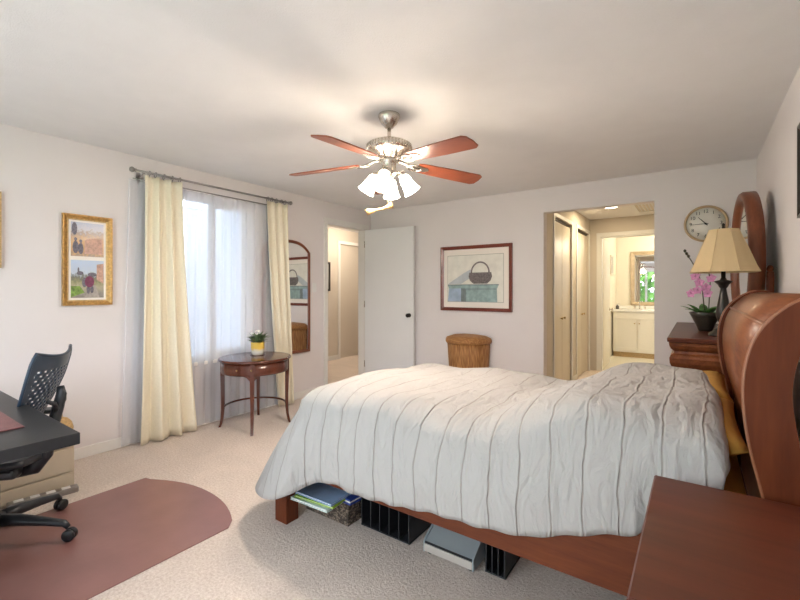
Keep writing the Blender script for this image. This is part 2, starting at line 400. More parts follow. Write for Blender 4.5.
def obj(name, bm, m, parent=None, smooth=False, auto=None):
    bmesh.ops.recalc_face_normals(bm, faces=bm.faces[:])
    me = bpy.data.meshes.new(name); bm.to_mesh(me); bm.free()
    ms = m if isinstance(m, (list, tuple)) else [m]
    for x in ms: me.materials.append(M[x] if isinstance(x, str) else x)
    if smooth:
        for p in me.polygons: p.use_smooth = True
    o = bpy.data.objects.new(name, me); COL.objects.link(o)
    if parent is not None: o.parent = parent
    return o
def tag(o, label, cat, group=None):
    o['label'] = label; o['category'] = cat
    if group: o['group'] = group
    return o
def thing(name, label, cat, loc=(0, 0, 0), rz=0.0, group=None):
    o = bpy.data.objects.new(name, None); COL.objects.link(o)
    o.location = loc; o.rotation_euler = (0, 0, rz); o.empty_display_size = 0.1
    return tag(o, label, cat, group)
def struct(name, bm, m, parent=None):
    o = obj(name, bm, m, parent)
    if parent is None: o['kind'] = 'structure'
    return o
def BM(): return bmesh.new()
def bx(name, m, parent, *a, bevel=0.0):
    b = BM(); box(b, *a, bevel=bevel); return obj(name, b, m, parent)
def sx(name, m, *a, parent=None, bevel=0.0):
    b = BM(); box(b, *a, bevel=bevel); return struct(name, b, m, parent)
def solidify(o, t, off=0.0):
    md = o.modifiers.new('thickness', 'SOLIDIFY'); md.thickness = t; md.offset = off
def subsurf(o, n=1):
    md = o.modifiers.new('smooth', 'SUBSURF'); md.levels = n; md.render_levels = n

# ------------------------------------------------------------------ room shell
XL, XR, YF, YN, ZC = -3.88, 0.43, 4.74, -1.30, 2.44
sx('floor', 'carpet', -5.7, 0.60, -1.42, 7.40, -0.10, 0.0)
sx('floor_bath', 'vinyl', -1.5, 0.75, 7.40, 9.85, -0.10, 0.0)
sx('ceiling', 'ceil', -4.0, 0.55, -1.42, 4.86, ZC, ZC + 0.1)
# left wall with window and door holes
WY0, WY1, WZ0, WZ1 = 1.88, 2.73, 0.62, 2.20
DY0, DY1, DZ = 3.85, 4.62, 2.17
b = BM(); X0, X1 = -4.0, XL
box(b, X0, X1, YN - 0.12, WY0, 0, ZC); box(b, X0, X1, WY0, WY1, 0, WZ0); box(b, X0, X1, WY0, WY1, WZ1, ZC)
box(b, X0, X1, WY1, DY0, 0, ZC); box(b, X0, X1, DY0, DY1, DZ, ZC); box(b, X0, X1, DY1, YF, 0, ZC)
struct('wall_left', b, 'wall')
b = BM(); OX0, OX1, OZ = -1.39, -0.33, 2.167
box(b, -4.0, OX0, YF, YF + 0.12, 0, ZC); box(b, OX0, OX1, YF, YF + 0.12, OZ, ZC); box(b, OX1, XR + 0.12, YF, YF + 0.12, 0, ZC)
struct('wall_far', b, 'wall')
sx('wall_right', 'wall', XR, XR + 0.12, YN - 0.12, YF, 0, ZC)
b = BM(); PX0, PX1, PZ0, PZ1 = -3.2, -0.3, 0.12, 2.14
box(b, XL, PX0, YN - 0.12, YN, 0, ZC); box(b, PX1, XR, YN - 0.12, YN, 0, ZC)
box(b, PX0, PX1, YN - 0.12, YN, 0, PZ0); box(b, PX0, PX1, YN - 0.12, YN, PZ1, ZC)
struct('wall_near', b, 'wall')
# baseboards
b = BM(); box(b, XL, XL + 0.014, YN, DY0 - 0.08, 0, 0.085, bevel=0.003); struct('baseboard_left', b, 'trim')
b = BM(); box(b, XL, OX0, YF - 0.014, YF, 0, 0.085, bevel=0.003); box(b, OX1, XR, YF - 0.014, YF, 0, 0.085, bevel=0.003); struct('baseboard_far', b, 'trim')
sx('baseboard_right', 'trim', XR - 0.014, XR, YN, YF - 0.014, 0, 0.085)
# side window
w = BM(); frame_rect(w, 'x', WY0, WY1, WZ0, WZ1, 0.045, -3.98, -3.92)
win = struct('window_1', w, 'trim')
mid = (WY0 + WY1) / 2
b = BM(); box(b, -3.965, -3.925, mid - 0.022, mid + 0.022, WZ0 + 0.04, WZ1 - 0.04); obj('mullion', b, 'trim', win)
b = BM(); frame_rect(b, 'x', mid + 0.02, WY1 - 0.04, WZ0 + 0.04, WZ1 - 0.04, 0.04, -3.965, -3.93); obj('sash', b, 'trim', win)
b = BM(); box(b, -3.952, -3.948, WY0 + 0.04, mid, WZ0 + 0.04, WZ1 - 0.04); obj('pane', b, 'pane', win)
b = BM(); box(b, -3.952, -3.948, mid, WY1 - 0.04, WZ0 + 0.04, WZ1 - 0.04); obj('pane', b, 'pane', win)
b = BM(); box(b, -3.90, -3.845, WY0 - 0.04, WY1 + 0.04, WZ0 - 0.035, WZ0, bevel=0.006); obj('window_sill', b, 'trim', win)
b = BM()
for i in range(26):
    z = WZ0 + 0.07 + i * 0.055
    box(b, -3.915, -3.885, WY0 + 0.05, mid - 0.03, z, z + 0.004)
obj('blind_slats', b, 'white', win)
# patio window behind the camera
b = BM(); frame_rect(b, 'y', PX0, PX1, PZ0, PZ1, 0.06, YN - 0.09, YN - 0.03)
box(b, -1.79, -1.71, YN - 0.09, YN - 0.03, PZ0, PZ1)
win2 = struct('window_2', b, 'trim')
b = BM(); box(b, PX0 + 0.05, -1.79, YN - 0.063, YN - 0.058, PZ0 + 0.05, PZ1 - 0.05); obj('pane', b, 'pane', win2)
b = BM(); box(b, -1.71, PX1 - 0.05, YN - 0.063, YN - 0.058, PZ0 + 0.05, PZ1 - 0.05); obj('pane', b, 'pane', win2)
# bedroom door casing + leaf
def casing_x(name, xw, side, y0, y1, ztop, w=0.06, t=0.018, jamb=None):
    b = BM(); xa, xb = sorted((xw, xw + side * t))
    box(b, xa, xb, y0 - w, y0, 0, ztop, bevel=0.003); box(b, xa, xb, y1, y1 + w, 0, ztop, bevel=0.003); box(b, xa, xb, y0 - w, y1 + w, ztop, ztop + w, bevel=0.003)
    if jamb:
        ja, jb = jamb
        box(b, ja, jb, y0, y0 + 0.018, 0, ztop); box(b, ja, jb, y1 - 0.018, y1, 0, ztop); box(b, ja, jb, y0, y1, ztop - 0.018, ztop)
    return struct(name, b, 'trim')
casing_x('trim_1', XL, 1, DY0, DY1, DZ, jamb=(-4.0, XL))
door = thing('door_1', 'open white flat bedroom door swung against the far wall', 'door', (-3.875, 4.605, 0), R_(5))
b = BM(); box(b, 0.01, 0.80, -0.018, 0.018, 0.03, 2.155, bevel=0.002); obj('door_leaf', b, 'door', door)
def knob(parent, x, y, z, sgn, m='nickel', s=1.0):
    b = BM(); mt = T(x, y, z) @ Matrix.Rotation(R_(90) * (1 if sgn < 0 else -1), 4, 'X')
    lathe(b, [(0.028 * s, 0), (0.028 * s, 0.008 * s), (0.011 * s, 0.012 * s), (0.011 * s, 0.03 * s), (0.024 * s, 0.04 * s), (0.028 * s, 0.052 * s), (0.022 * s, 0.062 * s), (0, 0.065 * s)], 16, mtx=mt)
    return obj('door_knob', b, m, parent)
knob(door, 0.735, -0.018, 0.96, -1, 'darkmetal')
for z in (0.25, 1.1, 1.95):
    b = BM(); lathe(b, [(0.007, z - 0.045), (0.007, z + 0.045)], 8, 0.006, -0.022); obj('hinge', b, 'nickel', door)
del door['label'], door['category']; door['kind'] = 'structure'
# landing beyond the bedroom door
b = BM(); box(b, -5.62, -5.5, 2.98, 5.80, 0, ZC); box(b, -5.62, -5.5, 5.80, 6.60, 2.17, ZC); box(b, -5.62, -5.5, 6.60, 7.4, 0, ZC); struct('wall_landing', b, 'hallwall')
sx('wall_landing_end', 'hallwall', -5.5, -1.45, 7.28, 7.40, 0, ZC)
sx('wall_landing_start', 'hallwall', -5.5, -4.0, 2.98, 3.08, 0, ZC)
sx('ceiling_landing', 'ceil', -5.62, -4.0, 2.98, 4.86, ZC, ZC + 0.1)
sx('ceiling_landing_back', 'ceil', -5.62, -1.45, 4.86, 7.4, ZC, ZC + 0.1)
casing_x('trim_2', -5.5, 1, 5.80, 6.60, 2.17)
sx('door_2', 'hallwall', -5.60, -5.54, 5.80, 6.60, 0.0, 2.17)
b = BM(); box(b, -5.5, -5.486, 3.08, 5.74, 0, 0.085); box(b, -5.5, -5.486, 6.66, 7.28, 0, 0.085); struct('baseboard_landing', b, 'trim')
# dressing hall with closets beyond the far wall
CX = -1.41
b = BM()
box(b, CX - 0.08, CX, 4.86, 5.24, 0, ZC); box(b, CX - 0.08, CX, 5.24, 6.10, 2.20, ZC); box(b, CX - 0.08, CX, 6.10, 6.42, 0, ZC)
box(b, CX - 0.08, CX, 6.42, 7.24, 2.20, ZC); box(b, CX - 0.08, CX, 7.24, 7.35, 0, ZC)
struct('wall_closet', b, 'hallwall')
sx('wall_dressing', 'hallwall', 0.30, 0.40, 4.86, 7.35, 0, ZC)
b = BM()
box(b, -1.49, -1.25, 7.35, 7.45, 0, ZC); box(b, -1.25, -0.42, 7.35, 7.45, 2.155, ZC); box(b, -0.42, 0.4, 7.35, 7.45, 0, ZC)
struct('wall_bath_front', b, 'hallwall')
sx('ceiling_dressing', 'ceil', -1.43, 0.4, 4.86, 7.45, ZC, ZC + 0.1)
sx('ceiling_bath', 'ceil', -1.5, 0.75, 7.45, 9.85, ZC, ZC + 0.1)
sx('wall_bath_left', 'bathwall', -1.5, -1.36, 7.45, 9.85, 0, ZC)
sx('wall_bath_back', 'bathwall', -1.36, 0.75, 9.72, 9.85, 0, ZC)
sx('wall_bath_right', 'bathwall', 0.62, 0.75, 7.45, 9.72, 0, ZC)
b = BM()
for xa, xb_, za, zb in ((-1.31, -1.25, 0, 2.155), (-0.42, -0.36, 0, 2.155), (-1.31, -0.36, 2.155, 2.215)): box(b, xa, xb_, 7.332, 7.35, za, zb, bevel=0.003)
box(b, -1.25, -1.232, 7.35, 7.45, 0, 2.155); box(b, -0.438, -0.42, 7.35, 7.45, 0, 2.155); box(b, -1.25, -0.42, 7.35, 7.45, 2.137, 2.155)
struct('trim_3', b, 'trim')
b = BM(); box(b, CX, CX + 0.012, 4.86, 5.19, 0, 0.085); box(b, CX, CX + 0.012, 6.15, 6.37, 0, 0.085); struct('baseboard_closet', b, 'trim')
def closet(n, y0, y1):
    casing_x('trim_%d' % (n + 2), CX, 1, y0, y1, 2.20, w=0.05, t=0.014)
    d = bpy.data.objects.new('door_%d' % n, None); COL.objects.link(d); d.location = (CX - 0.03, y0, 0); d['kind'] = 'structure'
    h = (y1 - y0) / 2
    for k in range(2):
        b = BM(); box(b, -0.015, 0.015, k * h + 0.004, (k + 1) * h - 0.004, 0.02, 2.155, bevel=0.002); obj('door_panel', b, 'closet', d)
        b = BM(); yk = h - 0.07 if k == 0 else h + 0.07
        lathe(b, [(0.006, 0), (0.006, 0.012), (0.016, 0.018), (0.016, 0.026), (0, 0.03)], 12, mtx=T(0.015, yk, 0.935) @ Matrix.Rotation(R_(90), 4, 'Y')); obj('door_knob', b, 'brass', d)
    b = BM(); box(b, -0.01, 0.01, 0, y1 - y0, 2.175, 2.20); obj('track', b, 'darkmetal', d)
closet(3, 5.24, 6.10); closet(4, 6.42, 7.24)
d5 = bpy.data.objects.new('door_5', None); COL.objects.link(d5); d5.location = (-1.245, 7.46, 0); d5.rotation_euler = (0, 0, R_(92)); d5['kind'] = 'structure'
b = BM(); box(b, 0.0, 0.78, -0.017, 0.017, 0.02, 2.13, bevel=0.002); obj('door_leaf', b, 'vanity', d5)
knob(d5, 0.72, -0.017, 0.96, -1, 'nickel')
# outdoors behind the patio window
sx('ground', 'asphaltgrass', -40, 40, -45, -1.45, -0.45, -0.35)

sx('wall_exterior', 'siding', -5.62, -4.0, 2.93, 2.98, -0.3, 2.6)
sx('sky_block_eave', 'trim', -4.75, -4.0, -1.42, 2.93, 2.40, 2.50)  # unseen overhang, added to cut the sky light on the side window
sx('bounce_slab', 'bounce_paving', -5.5, 3.0, -5.2, -1.45, -0.35, -0.05)  # unseen slab, added to bounce sky light in through the window
b = BM(); box(b, -5.75, -5.65, -1.5, 2.9, -0.35, 5.0)
nh = thing('neighbour_house', 'pale blue-grey sided house wall outside the window, faint through the sheer curtain', 'house', (0, 0, 0))
obj('house_wall', b, 'siding', nh)
b = BM()
for i in range(24):
    z = -0.2 + i * 0.21
    prism(b, [(-5.65, z), (-5.62, z), (-5.65, z + 0.205)], -1.5, 2.9, 'y')
obj('siding_boards', b, 'siding', nh)

# ------------------------------------------------------------------ lights of the other rooms, seen and added
point_light('landing_fill', (-4.7, 5.6, 2.25), 27, (1.0, 0.84, 0.64), 0.12)  # unseen source, added to light the landing
point_light('bath_lamp', (-0.35, 8.9, 2.2), 22, (1.0, 0.88, 0.68), 0.12)
dl = thing('recessed_downlight', 'round lit downlight set in the dressing hall ceiling', 'light', (-0.95, 6.36, ZC))
b = BM(); lathe(b, [(0.10, -0.006), (0.10, 0.0), (0.075, 0.0), (0.075, -0.008)], 24, cap=False); obj('trim_ring', b, 'white', dl)
b = BM(); lathe(b, [(0.075, -0.005), (0.0, -0.0055)], 24, cap=False); obj('lens', b, 'downlight', dl)
l = bpy.data.lights.new('downlight_lamp', 'AREA'); l.shape = 'DISK'; l.size = 0.14; l.energy = 14; l.color = (1.0, 0.80, 0.50)
lo = bpy.data.objects.new('downlight_lamp', l); COL.objects.link(lo); lo.location = (-0.95, 6.36, ZC - 0.012)
hatch = thing('ceiling_vent', 'white framed return vent in the dressing hall ceiling near the bathroom', 'vent', (-0.62, 6.65, ZC))
b = BM(); box(b, -0.10, 0.28, -0.35, -0.30, -0.012, 0); box(b, -0.10, 0.28, 0.30, 0.35, -0.012, 0); box(b, -0.10, -0.05, -0.30, 0.30, -0.012, 0); box(b, 0.23, 0.28, -0.30, 0.30, -0.012, 0); obj('vent_frame', b, 'white', hatch)
b = BM()
for i in range(7): box(b, -0.045 + i * 0.04, -0.025 + i * 0.04, -0.295, 0.295, -0.008, -0.001)
obj('louvres', b, 'closet', hatch)

# ------------------------------------------------------------------ ceiling fan
FX, FY = -1.63, 2.18
fan = thing('ceiling_fan', 'five-bladed nickel ceiling fan with lit glass shades and red-brown blades', 'ceiling fan', (FX, FY, ZC))
b = BM(); lathe(b, [(0.070, 0), (0.072, -0.012), (0.066, -0.03), (0.060, -0.040), (0.052, -0.058), (0.036, -0.074), (0.028, -0.084), (0.016, -0.090)], 28); obj('canopy', b, 'nickel', fan)
b = BM(); lathe(b, [(0.012, -0.085), (0.012, -0.18)], 14); obj('downrod', b, 'nickel', fan)
b = BM(); lathe(b, [(0.02, -0.165), (0.035, -0.172), (0.09, -0.178), (0.125, -0.186), (0.142, -0.196), (0.146, -0.215), (0.143, -0.232), (0.125, -0.244), (0.10, -0.252), (0.088, -0.268), (0.062, -0.285), (0.055, -0.292)], 40); obj('motor_housing', b, 'nickel', fan)
b = BM()
for i in range(40):
    a = 2 * PI * i / 40; c, s = math.cos(a), math.sin(a)
    tube(b, [(0.1435 * c, 0.1435 * s, -0.199), (0.1475 * c, 0.1475 * s, -0.215), (0.1445 * c, 0.1445 * s, -0.230)], 0.004, 5)
obj('ribbed_band', b, 'nickel', fan)
b = BM(); lathe(b, [(0.05, -0.288), (0.058, -0.295), (0.058, -0.31), (0.046, -0.32), (0.046, -0.36), (0.055, -0.37), (0.055, -0.385), (0.04, -0.40), (0.022, -0.41), (0.0, -0.415)], 24); obj('switch_housing', b, 'nickel', fan)
blade_m = None
for i in range(5):
    a = R_(58.84 + 72 * i)
    rt = rotz(a) @ T(0, 0, -0.305) @ Matrix.Rotation(R_(4.0), 4, 'Y')
    b = BM()
    poly = [(0.20, -0.045), (0.23, -0.056), (0.45, -0.066), (0.66, -0.070), (0.685, -0.052), (0.692, 0.0), (0.685, 0.052), (0.66, 0.070), (0.45, 0.066), (0.23, 0.056), (0.20, 0.045)]
    prism(b, poly, -0.004, 0.004, bevel=0.0015)
    bmesh.ops.transform(b, matrix=rt @ Matrix.Rotation(R_(-12), 4, 'X'), verts=b.verts[:])
    bl = obj('blade', b, 'bladewood', fan)
    b = BM()
    tube(b, [(0.05, 0, 0.018), (0.09, 0, 0.016), (0.13, 0, 0.004), (0.17, 0.0, -0.008), (0.22, 0, -0.008)], [0.012, 0.011, 0.010, 0.011, 0.010], 8)
    pts = [(0.185 + 0.05 * math.cos(t), 0.036 * math.sin(t), -0.008) for t in [2 * PI * k / 18 for k in range(18)]]
    tube(b, pts, 0.006, 6, closed=True)
    prism(b, [(0.20, -0.034), (0.27, -0.026), (0.29, 0), (0.27, 0.026), (0.20, 0.034)], -0.010, -0.004)
    bmesh.ops.transform(b, matrix=rt @ Matrix.Rotation(R_(-12), 4, 'X'), verts=b.verts[:])
    obj('blade_iron', b, 'nickel', bl)
for rel in (0, 85, 180, 253):
    a = R_(35.3 + rel)
    c, s = math.cos(a), math.sin(a)
    b = BM(); tube(b, [(0.03 * c, 0.03 * s, -0.375), (0.062 * c, 0.062 * s, -0.372), (0.078 * c, 0.078 * s, -0.382), (0.084 * c, 0.084 * s, -0.395)], 0.009, 8); arm = obj('light_arm', b, 'nickel', fan)
    mt = T(0.080 * c, 0.080 * s, -0.385) @ rotz(a) @ Matrix.Rotation(R_(-32), 4, 'Y')
    b = BM(); lathe(b, [(0.024, 0.004), (0.026, -0.010), (0.022, -0.026)], 16, mtx=mt); obj('lamp_socket', b, 'nickel', arm)
    b = BM(); lathe(b, [(0.024, -0.018), (0.032, -0.026), (0.037, -0.050), (0.041, -0.085), (0.047, -0.115), (0.057, -0.136), (0.0555, -0.1365), (0.0455, -0.115), (0.0395, -0.085), (0.0355, -0.050), (0.030, -0.028), (0.022, -0.020)], 24, mtx=mt, cap=False)
    sh = obj('lamp_shade', b, 'glassshade', fan)
    b = BM(); lathe(b, [(0.0, -0.028), (0.012, -0.032), (0.022, -0.06), (0.026, -0.08), (0.018, -0.098), (0.0, -0.104)], 14, mtx=mt); obj('bulb', b, 'bulb', sh)
    pl = mt @ Vector((0, 0, -0.122))
    point_light('fan_bulb_light', (FX + pl.x, FY + pl.y, ZC + pl.z), 19.0, (1.0, 0.85, 0.72), 0.040)
b = BM()
n_ = 14
tube(b, [(0.0, -0.012, -0.41 - 0.20 * k / n_) for k in range(n_ + 1)], 0.0022, 6)
pc = obj('pull_chain', b, 'brass', fan)
b = BM()
cr, sr = math.cos(R_(35.3)), math.sin(R_(35.3))
def Q(u, z): return (u * cr, u * sr - 0.012, z)
tube(b, [Q(0.030, -0.588), Q(0.015, -0.592), Q(-0.005, -0.602), Q(-0.035, -0.612), Q(-0.075, -0.620), Q(-0.10, -0.628), Q(-0.125, -0.632), Q(-0.142, -0.638)], [0.022, 0.020, 0.012, 0.008, 0.008, 0.014, 0.021, 0.018], 10)
M['fob'] = mat('pale_wood_fob', (0.66, 0.40, 0.18), 0.4, var=0.3, scale=14)
obj('pull_toggle', b, 'fob', pc)

# ------------------------------------------------------------------ bed
BY0, BY1 = 1.46, 3.06
bed = thing('sleigh_bed', 'cherry wood sleigh bed with a high curved headboard against the right wall', 'bed', (-0.8, 2.26, 0))
ox, oy = -0.8, 2.26
front = [(0.19, 0.0), (0.19, 0.30), (0.180, 0.55), (0.160, 0.68), (0.146, 0.76), (0.124, 0.86), (0.111, 0.95), (0.107, 1.03), (0.113, 1.10), (0.130, 1.165), (0.158, 1.215), (0.195, 1.255), (0.235, 1.282), (0.275, 1.296)]
back = [(0.305, 1.300), (0.330, 1.290), (0.338, 1.268), (0.325, 1.248), (0.290, 1.232), (0.256, 1.205), (0.230, 1.165), (0.212, 1.11), (0.203, 1.04), (0.207, 0.97), (0.220, 0.88), (0.238, 0.78), (0.255, 0.66), (0.268, 0.50), (0.272, 0.30), (0.272, 0.0)]
prof = [(x - ox, z) for x, z in front + back]
def dens(p, k=3):
    out = []
    for i in range(len(p)):
        p0, p1, p2, p3 = p[i - 1] if i else p[0], p[i], p[min(i + 1, len(p) - 1)], p[min(i + 2, len(p) - 1)]
        if i == len(p) - 1: out.append(p1); break
        for j in range(k):
            t = j / k
            out.append(tuple(0.5 * (2 * b1 + (c1 - a1) * t + (2 * a1 - 5 * b1 + 4 * c1 - d1) * t * t + (-a1 + 3 * b1 - 3 * c1 + d1) * t ** 3) for a1, b1, c1, d1 in zip(p0, p1, p2, p3)))
    return out
fd = dens([(x - ox, z) for x, z in front]); bd = dens([(x - ox, z) for x, z in back])
for ya, yb in ((BY0, BY0 + 0.045), (BY1 - 0.045, BY1)):
    b = BM(); prism(b, fd + bd, ya - oy, yb - oy, 'y', bevel=0.004); po = obj('headboard_post', b, 'wood_z', bed)
    b = BM(); tube(b, [(x - 0.002, (ya if ya == BY0 else yb) - oy + (0.006 if ya == BY0 else -0.006), z) for x, z in fd], 0.0055, 6); obj('edge_highlight', b, 'wood_rim', po)  # paler bead paints the highlight along the post's front edge
ins = [(x + 0.016, z) for x, z in fd if 0.25 < z < 1.285]
outs = [(x - 0.012, z if z < 1.24 else z - 0.012) for x, z in bd if z > 0.25]
b = BM(); prism(b, ins + outs, BY0 + 0.045 - oy, BY1 - 0.045 - oy, 'y'); hb = obj('headboard_panel', b, 'wood_y', bed, smooth=False)
for p in hb.data.polygons:
    if len(p.vertices) == 4: p.use_smooth = True
b = BM()
zz = [(x, z) for x, z in ins if 1.15 < z < 1.24]
px_, pz_ = min(ins, key=lambda q: abs(q[1] - 1.205))
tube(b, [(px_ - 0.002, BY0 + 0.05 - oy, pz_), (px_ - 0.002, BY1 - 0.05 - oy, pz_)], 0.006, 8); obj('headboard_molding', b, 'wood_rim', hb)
for ya, yb in ((1.535, 1.575), (BY1 - 0.10, BY1 - 0.06)):
    b = BM(); box(b, -1.86 - ox, 0.19 - ox, ya - oy, yb - oy, 0.30, 0.53, bevel=0.006); obj('side_rail', b, 'wood', bed)
b = BM(); box(b, -1.90 - ox, -1.86 - ox, 1.60 - oy, BY1 - 0.09 - oy, 0.28, 0.53, bevel=0.006); obj('foot_rail', b, 'wood_y', bed)
for yc in (1.565, BY1 - 0.075):
    b = BM(); x0 = -1.945 - ox; y0 = yc - 0.04 - oy
    loft_rect(b, x0, x0 + 0.095, y0, y0 + 0.085, [(0.0, 0.0), (0.15, 0.0), (0.18, 0.018), (0.36, 0.022)]); obj('leg', b, 'wood_z', bed)
for i in range(6):
    x = -1.7 + i * 0.33
    b = BM(); box(b, x - ox, x + 0.09 - ox, 1.575 - oy, BY1 - 0.10 - oy, 0.42, 0.44); obj('slat', b, 'wood_y', bed)
# mattress
b = BM(); box(b, -1.78, 0.135, 1.585, BY1 - 0.11, 0.442, 0.68, bevel=0.05, seg=4)
mt_ = tag(obj('mattress', b, 'mustard', smooth=True), 'mattress in a mustard fitted sheet, showing at the headboard end', 'mattress')
# pillows
def pillow(loc, sx_, sy_, h, lab):
    b = BM(); n = 18
    grid = {}
    for sgn in (1, -1):
        for i in range(n + 1):
            for j in range(n + 1):
                u, v = -1 + 2 * i / n, -1 + 2 * j / n
                edge = i in (0, n) or j in (0, n)
                if sgn < 0 and edge: grid[(sgn, i, j)] = grid[(1, i, j)]; continue
                hh = ((1 - u ** 4) * (1 - v ** 4)) ** 0.45
                pin = 1 - 0.07 * (abs(u * v)) ** 0.5 * 0 - 0.06 * (1 - (1 - abs(u)) * 0) * (1 - v * v) * abs(u) ** 3
                pin2 = 1 - 0.06 * (1 - u * u) * abs(v) ** 3
                grid[(sgn, i, j)] = b.verts.new((u * sx_ * pin, v * sy_ * pin2, sgn * h * hh * (1 if sgn > 0 else 0.55)))
    for sgn in (1, -1):
        for i in range(n):
            for j in range(n):
                q = [grid[(sgn, i, j)], grid[(sgn, i + 1, j)], grid[(sgn, i + 1, j + 1)], grid[(sgn, i, j + 1)]]
                b.faces.new(q if sgn > 0 else q[::-1])
    o = tag(obj('pillow', b, 'mustard', smooth=True), lab, 'pillow', None); o.location = loc; o.rotation_euler = (0, R_(-17), 0)
    return o
pillow((-0.060, 1.93, 0.765), 0.200, 0.335, 0.070, 'mustard pillow against the headboard on the side nearer the camera')
pillow((-0.060, 2.62, 0.765), 0.200, 0.335, 0.070, 'mustard pillow against the headboard on the side nearer the dresser')

# duvet
def smooth(a, b_, x):
    t = max(0.0, min(1.0, (x - a) / (b_ - a))); return t * t * (3 - 2 * t)
DX0, DX1, DYN, DYF = -1.89, 0.080, 1.515, 3.03
def ztop(x, y):
    z = 0.725 + 0.06 * smooth(2.8, 1.8, y)
    z += 0.13 * smooth(-0.75, -0.30, x)
    z -= 0.025 * smooth(-1.45, -1.95, x)
    z += 0.012 * math.sin(x * 7 + y * 3) + 0.008 * math.sin(x * 13 - y * 9)
    z -= 0.02 * math.exp(-((x + 0.72) / 0.16) ** 2)
    return z
def hem(x, y, side):
    if side == 'near':
        h = 0.40 + (0.54 - 0.40) * smooth(-0.55, -0.1, x) + 0.05 * smooth(-0.2, 0.05, x)
        h = 0.335 + (h - 0.335) * smooth(-1.25, -0.5, x)
        h = 0.205 + (h - 0.205) * smooth(-1.9, -1.45, x)
        return h + 0.006 * math.sin(x * 11) + 0.003 * math.sin(x * 47)
    if side == 'foot': return 0.20 + 0.02 * math.sin(y * 9)
    if side == 'far': return 0.36
    return None
def build_duvet():
    b = BM()
    RC = 0.24
    # boundary loop (rounded rect), head corners sharp-ish
    pts = []
    def arc(cx, cy, r, a0, a1, n):
        for k in range(n + 1):
            a = R_(a0 + (a1 - a0) * k / n); pts.append((cx + r * math.cos(a), cy + r * math.sin(a)))
    def line(p, q, n):
        for k in range(1, n): pts.append((p[0] + (q[0] - p[0]) * k / n, p[1] + (q[1] - p[1]) * k / n))
    rh = 0.05
    arc(DX1 - rh, DYN + rh, rh, 0, -90, 5)
    line((DX1 - rh, DYN), (DX0 + RC, DYN), 120)
    arc(DX0 + RC, DYN + RC, RC, -90, -180, 22)
    line((DX0, DYN + RC), (DX0, DYF - RC), 70)
    arc(DX0 + RC, DYF - RC, RC, 180, 90, 14)
    line((DX0 + RC, DYF), (DX1 - rh, DYF), 90)
    arc(DX1 - rh, DYF - rh, rh, 90, 0, 5)
    line((DX1, DYF - rh), (DX1, DYN + rh), 60)
    n = len(pts)
    # outward normals
    nrm = []
    for i in range(n):
        a, c = pts[i - 1], pts[(i + 1) % n]; t = (c[0] - a[0], c[1] - a[1]); l = math.hypot(*t) or 1
        nrm.append((t[1] / l * 1, -t[0] / l * 1))
    # boundary runs clockwise seen from above? ensure normals point outward
    cx, cy = (DX0 + DX1) / 2, (DYN + DYF) / 2
    if (pts[60][0] - cx) * nrm[60][0] + (pts[60][1] - cy) * nrm[60][1] < 0: nrm = [(-a, -c) for a, c in nrm]
    arc_len = [0.0]
    for i in range(1, n): arc_len.append(arc_len[-1] + math.dist(pts[i], pts[i - 1]))
    # inner spine of the top (medial segment)
    y_m = (DYN + DYF) / 2
    SH, DROP = 0.20, 0.12
    rows = []
    ins_k = [0.0, 0.012, 0.03, 0.055, 0.085, 0.12, 0.16, 0.20, 0.25, 0.30, 0.36, 0.42, 0.50, 0.58, 0.66, 0.74]
    def inward(i, e):
        # move boundary point towards the medial segment by e (metres, clamped)
        x, y = pts[i]
        mx = min(max(x, DX0 + 0.76), DX1 - 0.76); my = y_m
        d = math.hypot(mx - x, my - y); f = min(1.0, e / 0.757)
        return x + (mx - x) * f, y + (my - y) * f
    for e in reversed(ins_k):
        row = []
        for i in range(n):
            x, y = inward(i, e)
            ed = min(x - DX0, y - DYN, DYF - y)
            # rounded-corner distance
            hx = min(x - DX0, 99)
            dn = min(y - DYN, DYF - y)
            if hx < RC and dn < RC: ed = RC - math.hypot(RC - hx, RC - dn)
            q = max(0.0, min(1.0, ed / SH))
            z = ztop(x, y) - DROP * (1 - math.sqrt(max(0, 1 - (1 - q) ** 2.3)))
            dh = max(0.0, DX1 - x)
            if dh < 0.10: z -= 0.05 * (1 - math.sqrt(max(0, 1 - (1 - dh / 0.10) ** 2)))
            row.append(b.verts.new((x, y, z)))
        rows.append(row)
    K = 13
    for k in range(1, K + 1):
        t = k / K; row = []
        for i in range(n):
            x, y = pts[i]; nx, ny = nrm[i]
            wn, wf, wo, wh = max(0, -ny), max(0, -nx), max(0, ny), max(0, nx)
            s = wn + wf + wo + wh
            z0 = rows[len(ins_k) - 1][i].co.z
            hh = 0
            hh = (wn * hem(x, y, 'near') + wf * hem(x, y, 'foot') + wo * hem(x, y, 'far') + wh * (z0 - 0.05)) / s
            if wn > 0.02 and wf > 0.02: hh -= 0.02 * min(1, 4 * wn * wf)
            if x > DX1 - rh - 1e-4 and wh > 0.1 and wh < 0.99: hh = hem(x, y, 'near' if wn > 0 else 'far') * (1 - wh) + wh * (z0 - 0.05)
            L = arc_len[i]
            rip = (math.sin(L * 19 + 1.5 * math.sin(L * 4.1)) * 0.6 + math.sin(L * 43 + 2 * math.sin(L * 5)) * 0.25) * 0.008 * t * (1 - wh)
            flare = 0.16 * t * wf + 0.02 * t * wn + 0.10 * t * min(1, 4 * wn * wf) * (1 if ny < 0 else 0) + 0.02 * math.sin(PI * t) * wn - 0.010 * t * wh
            if wn > 0.5 and x > -0.15: flare -= 0.02 * t; rip *= 0.5
            z = z0 + (hh - z0) * t
            row.append(b.verts.new((x + nx * (flare + rip), y + ny * (flare + rip), z)))
        rows.append(row)
